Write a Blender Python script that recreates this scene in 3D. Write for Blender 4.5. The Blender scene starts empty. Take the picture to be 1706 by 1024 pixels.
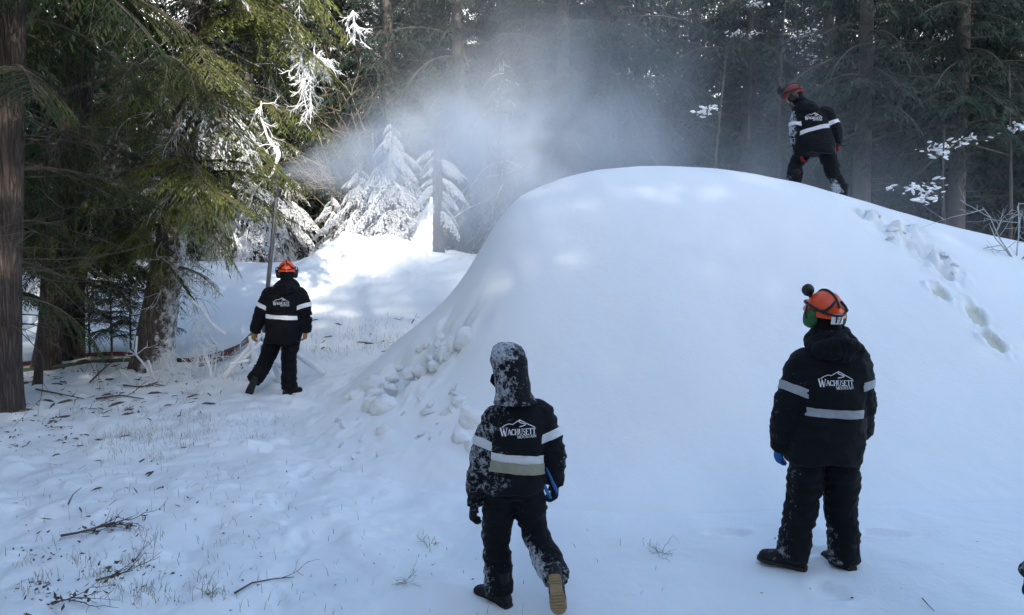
import bpy, bmesh, math, random
import numpy as np
from mathutils import Vector, Matrix
from mathutils.bvhtree import BVHTree

random.seed(7)
rng = np.random.default_rng(11)
scene = bpy.context.scene
C = scene.collection
R = math.radians

# ------------------------------------------------------------------ camera
FOC = 1300.0            # focal length in pixels of the 1706 px wide photograph
EYE = Vector((0.0, 0.0, 2.2))
PITCH = math.atan(132.0 / FOC)
cam_d = bpy.data.cameras.new("camera")
cam_d.sensor_width = 36.0
cam_d.lens = 36.0 * FOC / 1706.0
cam_d.clip_start = 0.05
cam_d.clip_end = 600.0
cam = bpy.data.objects.new("camera", cam_d)
C.objects.link(cam)
cam.location = EYE
cam.rotation_euler = (math.pi / 2 - PITCH, 0, 0)
scene.camera = cam

# ------------------------------------------------------------------ sky, sun, exposure
SUN_EL = R(24.0)
SUN_HEAD = R(14.0)      # light travels towards +y, turned this far to the left
world = bpy.data.worlds.new("World")
scene.world = world
world.use_nodes = True
wn = world.node_tree.nodes
bg = wn["Background"]
sky = wn.new("ShaderNodeTexSky")
sky.sky_type = 'NISHITA'
sky.sun_disc = False
sky.sun_elevation = SUN_EL
# the sun stands behind the camera, a little to the right
sky.sun_rotation = math.pi - SUN_HEAD
sky.altitude = 300
sky.air_density = 1.0
sky.dust_density = 1.6
sky.ozone_density = 0.5
world.node_tree.links.new(sky.outputs[0], bg.inputs[0])
bg.inputs[1].default_value = 0.15
sun_d = bpy.data.lights.new("sun", 'SUN')
sun_d.energy = 2.3
sun_d.angle = R(0.53)
sun_d.color = (1.0, 0.93, 0.82)
sun = bpy.data.objects.new("sun", sun_d)
C.objects.link(sun)
sdir = Vector((-math.sin(SUN_HEAD) * math.cos(SUN_EL), math.cos(SUN_HEAD) * math.cos(SUN_EL), -math.sin(SUN_EL)))
sun.rotation_euler = sdir.to_track_quat('-Z', 'Y').to_euler()
sun.location = (0, 0, 30)
scene.view_settings.view_transform = 'Standard'
scene.view_settings.look = 'None'
scene.view_settings.gamma = 1.0
scene.view_settings.exposure = 1.88
cy = scene.cycles
cy.use_denoising = True
cy.max_bounces = 6
cy.diffuse_bounces = 4
cy.glossy_bounces = 2
cy.transmission_bounces = 3
cy.volume_bounces = 2
cy.use_adaptive_sampling = True
cy.adaptive_threshold = 0.03
cy.transparent_max_bounces = 4
cy.volume_step_rate = 1.0
cy.volume_max_steps = 128
cy.sample_clamp_indirect = 8.0
cy.caustics_reflective = False
cy.caustics_refractive = False

# ------------------------------------------------------------------ helpers
def at(px, py, d):
    """World point seen at photograph pixel (px, py) at world distance y = d (planning aid)."""
    c, s = math.cos(PITCH), math.sin(PITCH)
    a, b = (px - 853.0) / FOC, (512.0 - py) / FOC
    v = Vector((a, c + b * s, -s + b * c))
    return EYE + v * (d / v.y)

def hsh(ix, iy, iz, seed):
    h = (ix * 374761393 + iy * 668265263 + iz * 2147483647 + seed * 974634) & 0xFFFFFFFF
    h = ((h ^ (h >> 13)) * 1274126177) & 0xFFFFFFFF
    h = ((h ^ (h >> 16)) * 2246822519) & 0xFFFFFFFF
    return ((h ^ (h >> 15)) & 0xFFFFFF) / float(0xFFFFFF)

def vnoise(x, y, z=None, seed=0):
    x = np.asarray(x, float); y = np.asarray(y, float)
    z = np.zeros_like(x) if z is None else np.asarray(z, float)
    xi, yi, zi = np.floor(x).astype(np.int64), np.floor(y).astype(np.int64), np.floor(z).astype(np.int64)
    fx, fy, fz = x - xi, y - yi, z - zi
    fx = fx * fx * (3 - 2 * fx); fy = fy * fy * (3 - 2 * fy); fz = fz * fz * (3 - 2 * fz)
    r = 0
    for dx in (0, 1):
        for dy in (0, 1):
            for dz in (0, 1):
                w = (fx if dx else 1 - fx) * (fy if dy else 1 - fy) * (fz if dz else 1 - fz)
                r = r + w * hsh(xi + dx, yi + dy, zi + dz, seed)
    return r * 2 - 1

def fbm(x, y, z=None, oct=4, seed=0):
    a, f, r = 1.0, 1.0, 0
    for o in range(oct):
        r = r + a * vnoise(np.asarray(x) * f, np.asarray(y) * f, None if z is None else np.asarray(z) * f, seed + o * 17)
        a *= 0.5; f *= 2.03
    return r

def sst(a, b, x):
    t = np.clip((np.asarray(x, float) - a) / (b - a), 0, 1)
    return t * t * (3 - 2 * t)

def mesh_from(name, V, faces, smooth=True, mats=None, fmat=None):
    """faces: list of (n,k) int arrays (k = 3 or 4)"""
    me = bpy.data.meshes.new(name)
    V = np.asarray(V, np.float32)
    faces = [np.asarray(f, np.int32) for f in (faces if isinstance(faces, list) else [faces]) if len(f)]
    me.vertices.add(len(V)); me.vertices.foreach_set("co", V.ravel())
    tot = np.concatenate([np.full(len(f), f.shape[1], np.int32) for f in faces])
    idx = np.concatenate([f.ravel() for f in faces])
    st = np.concatenate([[0], np.cumsum(tot)[:-1]]).astype(np.int32)
    me.loops.add(len(idx)); me.loops.foreach_set("vertex_index", idx)
    me.polygons.add(len(tot)); me.polygons.foreach_set("loop_start", st)
    me.polygons.foreach_set("use_smooth", np.full(len(tot), smooth, bool))
    for m in (mats or []):
        me.materials.append(m)
    if fmat is not None:
        me.polygons.foreach_set("material_index", np.asarray(fmat, np.int32))
    me.update(calc_edges=True)
    return me

def obj(name, me, parent=None, mat=None, loc=None):
    o = bpy.data.objects.new(name, me)
    C.objects.link(o)
    if mat is not None and me is not None and not me.materials:
        me.materials.append(mat)
    if parent is not None:
        o.parent = parent
    if loc is not None:
        o.location = loc
    return o

def tag(o, label=None, cat=None, group=None, kind=None):
    if label: o["label"] = label
    if cat: o["category"] = cat
    if group: o["group"] = group
    if kind: o["kind"] = kind
    return o

def empty(name, loc=(0, 0, 0), rz=0.0):
    o = bpy.data.objects.new(name, None)
    o.empty_display_size = 0.2
    C.objects.link(o)
    o.location = loc
    o.rotation_euler = (0, 0, rz)
    return o

class MB:
    """collects tubes / quads / prims as arrays"""
    def __init__(s):
        s.V = []; s.Q = []; s.T = []; s.n = 0
    def add(s, V, Q=None, T=None):
        V = np.asarray(V, float).reshape(-1, 3)
        if Q is not None and len(Q): s.Q.append(np.asarray(Q, int) + s.n)
        if T is not None and len(T): s.T.append(np.asarray(T, int) + s.n)
        s.V.append(V); s.n += len(V)
    def tube(s, pts, rad, k=6, cap=True):
        P = np.asarray(pts, float); n = len(P)
        rad = np.broadcast_to(np.asarray(rad, float), (n,))
        T = np.gradient(P, axis=0); T /= np.linalg.norm(T, axis=1)[:, None] + 1e-9
        ref = np.array([0, 0, 1.0]) if abs(T[0][2]) < 0.9 else np.array([1.0, 0, 0])
        U = np.cross(T, ref); U /= np.linalg.norm(U, axis=1)[:, None] + 1e-9
        W = np.cross(T, U)
        a = np.arange(k) * 2 * math.pi / k
        ring = P[:, None, :] + rad[:, None, None] * (np.cos(a)[None, :, None] * U[:, None, :] + np.sin(a)[None, :, None] * W[:, None, :])
        i = np.arange(n - 1)[:, None] * k + np.arange(k)[None, :]
        j = np.arange(n - 1)[:, None] * k + (np.arange(k)[None, :] + 1) % k
        Q = np.stack([i, j, j + k, i + k], -1).reshape(-1, 4)
        Vv = ring.reshape(-1, 3); Tt = []
        if cap:
            Vv = np.vstack([Vv, P[0] - T[0] * rad[0] * 0.3, P[-1] + T[-1] * rad[-1] * 0.5])
            c0, c1 = n * k, n * k + 1
            for q in range(k):
                Tt.append((c0, (q + 1) % k, q)); Tt.append((c1, (n - 1) * k + q, (n - 1) * k + (q + 1) % k))
        s.add(Vv, Q, Tt)
    def box(s, c, sx, sy, sz, M=None):
        v = np.array([(x, y, z) for x in (-.5, .5) for y in (-.5, .5) for z in (-.5, .5)]) * (sx, sy, sz)
        if M is not None: v = v @ np.asarray(M.to_3x3()).T
        s.add(v + np.asarray(c), [(0, 1, 3, 2), (4, 6, 7, 5), (0, 4, 5, 1), (2, 3, 7, 6), (0, 2, 6, 4), (1, 5, 7, 3)])
    def build(s, name, mat, smooth=True):
        fs = []
        if s.Q: fs.append(np.vstack(s.Q))
        if s.T: fs.append(np.vstack(s.T))
        return mesh_from(name, np.vstack(s.V), fs, smooth, [mat] if mat else None)

# ------------------------------------------------------------------ materials
def new_mat(name):
    m = bpy.data.materials.new(name); m.use_nodes = True
    nt = m.node_tree
    return m, nt, nt.nodes["Principled BSDF"]

def ramp(nt, fac, stops):
    r = nt.nodes.new("ShaderNodeValToRGB")
    while len(r.color_ramp.elements) < len(stops): r.color_ramp.elements.new(0.5)
    for e, (p, c) in zip(r.color_ramp.elements, stops):
        e.position = p; e.color = (*c, 1) if len(c) == 3 else c
    nt.links.new(fac, r.inputs[0])
    return r.outputs[0]

def tex_noise(nt, scale, detail=4, rough=0.55, coord=None, dim='3D'):
    n = nt.nodes.new("ShaderNodeTexNoise"); n.noise_dimensions = dim
    n.inputs["Scale"].default_value = scale; n.inputs["Detail"].default_value = detail; n.inputs["Roughness"].default_value = rough
    if coord is not None: nt.links.new(coord, n.inputs["Vector"])
    return n

def mixc(nt, fac, a, b):
    m = nt.nodes.new("ShaderNodeMix"); m.data_type = 'RGBA'
    for sock, v in ((m.inputs[0], fac), (m.inputs[6], a), (m.inputs[7], b)):
        if isinstance(v, (int, float)): sock.default_value = v
        elif isinstance(v, tuple): sock.default_value = (*v, 1)
        else: nt.links.new(v, sock)
    return m.outputs[2]

def math_n(nt, op, a, b=None, clamp=False):
    m = nt.nodes.new("ShaderNodeMath"); m.operation = op; m.use_clamp = clamp
    for i, v in enumerate((a, b)):
        if v is None: continue
        if isinstance(v, (int, float)): m.inputs[i].default_value = v
        else: nt.links.new(v, m.inputs[i])
    return m.outputs[0]

def objco(nt):
    return nt.nodes.new("ShaderNodeTexCoord").outputs["Object"]

def bump(nt, bsdf, height, strength, dist):
    b = nt.nodes.new("ShaderNodeBump"); b.inputs["Strength"].default_value = strength; b.inputs["Distance"].default_value = dist
    nt.links.new(height, b.inputs["Height"]); nt.links.new(b.outputs[0], bsdf.inputs["Normal"])

def snow_material(name, col=(0.84, 0.87, 0.875), stain=False, rough=0.65, fine=0.5):
    m, nt, b = new_mat(name)
    co = objco(nt)
    n1 = tex_noise(nt, 3.0, 5, 0.6, co); n2 = tex_noise(nt, 45.0, 3, 0.6, co)
    c = mixc(nt, math_n(nt, 'MULTIPLY', n1.outputs[0], 0.25), col, tuple(v * 0.93 for v in col))
    if stain:
        a = nt.nodes.new("ShaderNodeAttribute"); a.attribute_name = "dirt"
        c = mixc(nt, a.outputs["Fac"], c, (0.52, 0.53, 0.40))
    nt.links.new(c, b.inputs["Base Color"])
    b.inputs["Roughness"].default_value = rough
    b.inputs["Specular IOR Level"].default_value = 0.25
    h = math_n(nt, 'ADD', math_n(nt, 'MULTIPLY', n1.outputs[0], 2.0), math_n(nt, 'MULTIPLY', n2.outputs[0], 0.25))
    bump(nt, b, h, fine, 0.02)
    return m

def plain(name, col, rough=0.6, metal=0.0, nscale=0, namp=0.3, bmp=0.0, spec=0.4):
    m, nt, b = new_mat(name)
    b.inputs["Roughness"].default_value = rough; b.inputs["Metallic"].default_value = metal
    b.inputs["Specular IOR Level"].default_value = spec
    b.inputs["Base Color"].default_value = (*col, 1)
    if nscale:
        n = tex_noise(nt, nscale, 5, 0.6, objco(nt))
        nt.links.new(mixc(nt, n.outputs[0], tuple(v * (1 - namp) for v in col), tuple(min(1, v * (1 + namp)) for v in col)), b.inputs["Base Color"])
        if bmp: bump(nt, b, n.outputs[0], bmp, 0.01)
    return m

def bark_material(name, c1, c2, rime=0.0, zs=0.10):
    m, nt, b = new_mat(name)
    co = objco(nt)
    mp = nt.nodes.new("ShaderNodeMapping"); mp.inputs["Scale"].default_value = (1, 1, zs); nt.links.new(co, mp.inputs[0])
    v = nt.nodes.new("ShaderNodeTexVoronoi"); v.inputs["Scale"].default_value = 24; v.feature = 'DISTANCE_TO_EDGE'
    n = tex_noise(nt, 14, 6, 0.7, mp.outputs[0])
    nd = tex_noise(nt, 6, 4, 0.65, mp.outputs[0])
    vm = nt.nodes.new("ShaderNodeVectorMath"); vm.operation = 'MULTIPLY_ADD'; nt.links.new(nd.outputs["Color"], vm.inputs[0]); vm.inputs[1].default_value = (0.16, 0.16, 0.16); nt.links.new(mp.outputs[0], vm.inputs[2])
    nt.links.new(vm.outputs[0], v.inputs["Vector"])
    c = mixc(nt, n.outputs[0], c1, c2)
    crack = ramp(nt, v.outputs["Distance"], [(0.0, (0.42, 0.42, 0.42)), (0.30, (1, 1, 1))])
    mm = nt.nodes.new("ShaderNodeMix"); mm.data_type = 'RGBA'; mm.blend_type = 'MULTIPLY'; mm.inputs[0].default_value = 1
    nt.links.new(c, mm.inputs[6]); nt.links.new(crack, mm.inputs[7])
    out = mm.outputs[2]
    if rime:
        n3 = tex_noise(nt, 9, 6, 0.7, co)
        a = nt.nodes.new("ShaderNodeAttribute"); a.attribute_name = "frost"
        k = math_n(nt, 'ADD', n3.outputs[0], math_n(nt, 'MULTIPLY', a.outputs["Fac"], rime))
        k = ramp(nt, k, [(0.78, (0, 0, 0)), (0.95, (1, 1, 1))])
        out = mixc(nt, k, out, (0.8, 0.82, 0.84))
    nt.links.new(out, b.inputs["Base Color"])
    b.inputs["Roughness"].default_value = 0.9
    h = math_n(nt, 'ADD', math_n(nt, 'MULTIPLY', n.outputs[0], 0.6), ramp(nt, v.outputs["Distance"], [(0, (0, 0, 0)), (0.3, (1, 1, 1))]))
    bump(nt, b, h, 0.9, 0.03)
    return m

def leaf_material(name, c1, c2, frost=0.0, nscale=1.3, rimecol=(0.82, 0.84, 0.86)):
    """needle sprays: colour drifts from twig to twig; 'frost' attribute carries rime ice"""
    m, nt, b = new_mat(name)
    co = objco(nt)
    n = tex_noise(nt, nscale, 4, 0.7, co)
    n2 = tex_noise(nt, 9.0, 3, 0.7, co)
    c = mixc(nt, n.outputs[0], c1, c2)
    c = mixc(nt, math_n(nt, 'MULTIPLY', n2.outputs[0], 0.5), c, tuple(v * 0.45 for v in c1))
    if frost:
        a = nt.nodes.new("ShaderNodeAttribute"); a.attribute_name = "frost"
        k = math_n(nt, 'ADD', n2.outputs[0], math_n(nt, 'MULTIPLY', a.outputs["Fac"], frost))
        k = ramp(nt, k, [(0.80, (0, 0, 0)), (0.98, (1, 1, 1))])
        c = mixc(nt, k, c, rimecol)
    nt.links.new(c, b.inputs["Base Color"])
    b.inputs["Roughness"].default_value = 0.65
    b.inputs["Specular IOR Level"].default_value = 0.25
    tr = nt.nodes.new("ShaderNodeBsdfTranslucent"); nt.links.new(c, tr.inputs["Color"])
    ms = nt.nodes.new("ShaderNodeMixShader"); ms.inputs[0].default_value = 0.3
    nt.links.new(b.outputs[0], ms.inputs[1]); nt.links.new(tr.outputs[0], ms.inputs[2])
    nt.links.new(ms.outputs[0], nt.nodes["Material Output"].inputs["Surface"])
    return m

M_SNOW = snow_material("snow")
M_MOUND = snow_material("machine_snow", stain=True, fine=0.25)
M_CHUNK = snow_material("snow_chunk", fine=0.6)
M_RIME = snow_material("rime_ice", (0.86, 0.88, 0.9), fine=0.9)
M_BARK = bark_material("hemlock_bark", (0.065, 0.05, 0.042), (0.15, 0.11, 0.09))
M_BARKF = bark_material("frosted_bark", (0.085, 0.07, 0.06), (0.19, 0.15, 0.125), rime=0.5)
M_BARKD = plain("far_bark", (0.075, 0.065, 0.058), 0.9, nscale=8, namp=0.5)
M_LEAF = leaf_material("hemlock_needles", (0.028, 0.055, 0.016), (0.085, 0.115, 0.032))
M_LEAFF = leaf_material("sunlit_rimed_needles", (0.10, 0.14, 0.032), (0.25, 0.27, 0.075), frost=0.62)  # sunlight put into the base colour, with rime over it
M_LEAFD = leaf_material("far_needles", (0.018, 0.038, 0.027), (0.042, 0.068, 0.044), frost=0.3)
M_LEAFW = leaf_material("rime_covered_needles", (0.62, 0.66, 0.70), (0.80, 0.82, 0.85), frost=0.5)
M_LEAFR = leaf_material("half_rimed_needles", (0.08, 0.085, 0.035), (0.19, 0.17, 0.08), frost=0.38)
M_TWIG = plain("twig_wood", (0.10, 0.08, 0.065), 0.85, nscale=12, namp=0.4)
M_TWIGF = plain("frosty_twig", (0.42, 0.42, 0.42), 0.8, nscale=7, namp=0.6)
M_BUSH = plain("pale_bush_stems", (0.30, 0.25, 0.19), 0.8, nscale=5, namp=0.6)
M_GRASS = plain("dry_grass", (0.38, 0.35, 0.27), 0.8, nscale=2.0, namp=0.5)
M_LITTER = plain("dead_leaves", (0.085, 0.055, 0.035), 0.8, nscale=5, namp=0.7)

# ------------------------------------------------------------------ terrain
MX = np.arange(-4, 12.01, 0.25)
MR = np.array([0, 0, 0, 0, 0, 0, 0, .024, .244, .483, .69, .886, 1.1, 1.358, 1.724, 2.21, 2.536, 2.686, 2.788, 2.864, 2.919, 2.955, 2.976, 2.987, 2.989, 2.98, 2.962, 2.937, 2.906, 2.868, 2.825, 2.776, 2.716, 2.646, 2.576, 2.505, 2.434, 2.364, 2.294, 2.228, 2.164, 2.1, 2.038, 1.976, 1.912, 1.847, 1.781, 1.715, 1.651, 1.589, 1.527, 1.464, 1.401, 1.339, 1.263, 1.179, 1.093, 1.0, 0.9, 0.78, .65, .5, .35, .18, 0.0])

FX = np.arange(-4.5, 12.6, 0.02)
_k = np.exp(-0.5 * (np.arange(-24, 25) * 0.02 / 0.14) ** 2); _k /= _k.sum()
FR_ = np.convolve(np.pad(np.interp(FX, MX, MR), 24, mode='edge'), _k, mode='valid')
_k2 = np.exp(-0.5 * (np.arange(-60, 61) * 0.02 / 0.4) ** 2); _k2 /= _k2.sum()
FW_ = np.convolve(np.pad(np.interp(FX, [-2.5, -1.2, 0.2, 1.5], [2.7, 3.6, 4.4, 4.7]), 60, mode='edge'), _k2, mode='valid')

def ground_h(x, y):
    x = np.asarray(x, float); y = np.asarray(y, float)
    z = -0.18 * np.exp(-(((x + 0.3) / 1.6) ** 2 + ((y - 4.4) / 1.4) ** 2))
    z = z + 1.36 * sst(13.2, 21.5, y) * (0.97 + 0.03 * np.cos(x * 0.4))
    z = z - 0.55 * sst(21.7, 23.5, y) * sst(-2.5, -5.0, x)
    # snowed-over heap in front of the iced trees
    z = z + 0.62 * np.exp(-(((x + 3.3) / 1.7) ** 2 + ((y - 20.6) / 1.5) ** 2)) + 0.35 * np.exp(-(((x + 4.6) / 0.7) ** 2 + ((y - 20.9) / 0.8) ** 2))
    # wooded hillside far behind
    z = z + 40.0 * sst(40, 120, y) + 0.12 * fbm(x * 0.22, y * 0.22, oct=3, seed=3) * sst(8, 14, y + np.abs(x) * 0.6) * 0.5
    return z

_pr = np.random.default_rng(8)
STEPS = []
for (x0, y0, x1, y1, n_) in ((0.15, 2.6, -0.05, 4.35, 4), (2.4, 2.6, 2.05, 4.7, 4), (-1.2, 4.2, -2.9, 9.6, 9), (-2.6, 10.2, -2.95, 10.35, 2), (2.6, 5.3, 1.6, 5.35, 3)):
    for i_ in range(n_):
        t_ = i_ / max(n_ - 1, 1); sd = 0.11 * (1 if i_ % 2 else -1); h_ = math.atan2(y1 - y0, x1 - x0)
        STEPS.append((x0 + (x1 - x0) * t_ - sd * math.sin(h_) + 0.03 * _pr.normal(), y0 + (y1 - y0) * t_ + sd * math.cos(h_) + 0.05 * _pr.normal(), h_ + 0.2 * _pr.normal()))

def ground_fine(x, y):
    x = np.asarray(x, float); y = np.asarray(y, float)
    left = sst(0.8, -2.0, x) * sst(13.5, 10.5, y)
    a = 0.012 + 0.036 * left
    z = a * fbm(x * 2.2, y * 2.2, oct=5, seed=21) + 0.032 * left * np.maximum(fbm(x * 5.0, y * 7.0, oct=3, seed=31) - 0.15, 0)
    nz = fbm(x * 12, y * 12, oct=2, seed=61)
    for sx_, sy_, h_ in STEPS:
        if np.ndim(x) == 0 and abs(float(x) - sx_) + abs(float(y) - sy_) > 1: continue
        dx, dy = x - sx_, y - sy_
        u = (dx * math.cos(h_) + dy * math.sin(h_)) / 0.15; v = (-dx * math.sin(h_) + dy * math.cos(h_)) / 0.062
        qd = u * u + v * v + 0.4 * nz
        z = z - 0.028 * sst(1.3, 0.6, qd) + 0.012 * np.exp(-((np.sqrt(np.maximum(qd, 0)) - 1.45) / 0.35) ** 2) * (0.5 + nz)
    heap = np.exp(-(((x + 3.4) / 2.2) ** 2 + ((y - 20.3) / 2.0) ** 2))
    z = z + 0.16 * heap * fbm(x * 2.5, y * 2.5, oct=4, seed=41)
    return z

def mound_h(x, y):
    x = np.asarray(x, float); y = np.asarray(y, float)
    r = np.interp(x, FX, FR_)
    yc = 10.4 + 0.10 * np.clip(x - 1, -3, 8)
    w = np.interp(x, FX, FW_)
    t = np.clip(np.abs(y - yc) / w, 0, 1)
    return r * (0.5 + 0.5 * np.cos(math.pi * t ** 1.12))

# pits trodden into the mound by the climber: (pixel x, pixel y, depth guess solved below, half sizes)
PRINTS = []
CRUMBS = []

def mound_full(x, y):
    h = mound_h(x, y)
    return h

def surf(x, y):
    """top of whatever snow lies at (x, y)"""
    g = ground_h(x, y); m = mound_h(x, y)
    return np.maximum(g + ground_fine(x, y), np.where(m > 0.0, g + m, -9))

def hit(px, py, dmin=3.0, dmax=24.0):
    d = np.arange(dmin, dmax, 0.01)
    p0 = at(px, py, 1.0); dv = np.array(p0 - EYE)
    X, Y, Z = EYE.x + dv[0] * d, EYE.y + dv[1] * d, EYE.z + dv[2] * d
    k = np.nonzero(Z <= surf(X, Y))[0]
    i = k[0] if len(k) else len(d) - 1
    return Vector((X[i], Y[i], float(surf(X[i], Y[i]))))

def grid_mesh(name, xs, ys, fn, mat):
    X, Y = np.meshgrid(xs, ys, indexing='ij')
    Z = fn(X, Y)
    V = np.stack([X, Y, Z], -1).reshape(-1, 3)
    nx, ny = len(xs), len(ys)
    i = np.arange(nx - 1)[:, None] * ny + np.arange(ny - 1)[None, :]
    Q = np.stack([i, i + ny, i + ny + 1, i + 1], -1).reshape(-1, 4)
    return mesh_from(name, V, Q, True, [mat]), X, Y, Z

def spaced(segs):
    out = [segs[0][0]]
    for a, b, st in segs:
        n = max(1, int(round((b - a) / st)))
        out += list(np.linspace(a, b, n + 1)[1:])
    return np.array(out)

gx = spaced([(-90, -20, 5), (-20, -9, 0.5), (-9, -4.5, 0.06), (-4.5, 1.0, 0.03), (1.0, 4.5, 0.05), (4.5, 14, 0.4), (14, 90, 5)])
gy = spaced([(-70, -6, 4), (-6, 3.4, 0.4), (3.4, 8.0, 0.025), (8.0, 14, 0.05), (14, 23, 0.1), (23, 40, 0.8), (40, 130, 4)])
me, *_ = grid_mesh("snow_ground", gx, gy, lambda x, y: ground_h(x, y) + ground_fine(x, y), M_SNOW)
tag(obj("snow_ground", me), "snow covered ground", kind="structure")

# mound: the sheet dips under the ground along its whole rim
PR = [hit(1575, 453), hit(1564, 486), hit(1626, 526), hit(1655, 571)]
PSZ = [(0.085, 0.07, 0.3), (0.10, 0.055, -0.6), (0.10, 0.08, 0.2), (0.13, 0.055, -0.5)]
TRAIL = [hit(px, py) for px, py in ((1432, 346), (1450, 352), (1475, 368), (1498, 383), (1516, 400), (1540, 412), (1555, 432), (1520, 378), (1570, 436))]
SLUMP = [hit(px, py) for px, py in ((770, 560), (752, 580), (735, 560), (700, 600), (668, 625), (690, 640), (650, 610), (640, 650))]

def mound_sheet(x, y):
    m = mound_h(x, y)
    # the rim lies a hair under the ground's own relief and rises out of it without a crease
    z = ground_h(x, y) + m + ground_fine(x, y) * sst(0.5, 0.02, m) + 0.004 - 0.03 * sst(0.012, 0.0, m)
    z = z + 0.012 * fbm(x * 1.3, y * 1.3, oct=3, seed=77) * sst(0, 0.3, m) + 0.06 * fbm(x * 0.55, y * 0.55, oct=2, seed=78) * sst(0.1, 0.8, m) * sst(2.8, 2.2, m)
    for p, (a, b_, rot) in zip(PR, PSZ):
        dx, dy = x - p.x, y - p.y
        u = (dx * math.cos(rot) + dy * math.sin(rot)) / a; v = (-dx * math.sin(rot) + dy * math.cos(rot)) / (b_ * 1.6)
        q = u * u + v * v
        q = q + 0.35 * fbm(x * 11, y * 11, oct=3, seed=6)
        z = z - 0.05 * sst(1.2, 0.6, q) + 0.035 * np.exp(-((np.sqrt(np.maximum(q, 0)) - 1.4) / 0.3) ** 2) * (0.4 + fbm(x * 15, y * 15, oct=2, seed=8))
    for i, p in enumerate(TRAIL):
        q = ((x - p.x) / 0.20) ** 2 + ((y - p.y) / 0.24) ** 2
        z = z + np.exp(-q) * (0.085 * fbm(x * 8, y * 8, oct=4, seed=90 + i) - 0.02)
    for i, p in enumerate(SLUMP):
        q = ((x - p.x) / 0.22) ** 2 + ((y - p.y) / 0.30) ** 2
        z = z + np.exp(-q) * (0.11 * fbm(x * 4.5, y * 4.5, oct=4, seed=120 + i) - 0.06)
    return z

mx = spaced([(-2.4, 0.6, 0.025), (0.6, 2.8, 0.05), (2.8, 6.6, 0.025), (6.6, 12, 0.2)])
my = spaced([(5.4, 7.0, 0.06), (7.0, 11.2, 0.03), (11.2, 16, 0.15)])
me, X, Y, Z = grid_mesh("snow_mound", mx, my, mound_sheet, M_MOUND)
dirt = np.zeros_like(X)
for p, (a, b_, rot) in zip(PR, PSZ):
    dx, dy = X - p.x, Y - p.y
    u = (dx * math.cos(rot) + dy * math.sin(rot)) / a; v = (-dx * math.sin(rot) + dy * math.cos(rot)) / (b_ * 1.6)
    dirt = np.maximum(dirt, sst(1.1, 0.55, u * u + v * v + 0.3 * fbm(X * 14, Y * 14, oct=2, seed=5)) * 0.75)
for p in TRAIL:
    dirt = np.maximum(dirt, 0.12 * np.exp(-((X - p.x) ** 2 + (Y - p.y) ** 2) / 0.03))
for p in SLUMP:
    dirt = np.maximum(dirt, 0.22 * np.exp(-((X - p.x) ** 2 + (Y - p.y) ** 2) / 0.05))
at_ = me.attributes.new("dirt", 'FLOAT', 'POINT'); at_.data.foreach_set("value", dirt.ravel().astype(np.float32))
tag(obj("snow_mound", me), "great smooth rounded mound of fresh machine-made snow", "snow mound")

# ------------------------------------------------------------------ conifers
def rotz(a):
    c, s = math.cos(a), math.sin(a); return np.array([[c, -s, 0], [s, c, 0], [0, 0, 1.0]])
def roty(a):
    c, s = math.cos(a), math.sin(a); return np.array([[c, 0, s], [0, 1, 0], [-s, 0, c]])
def rotx(a):
    c, s = math.cos(a), math.sin(a); return np.array([[1, 0, 0], [0, c, -s], [0, s, c]])

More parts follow.
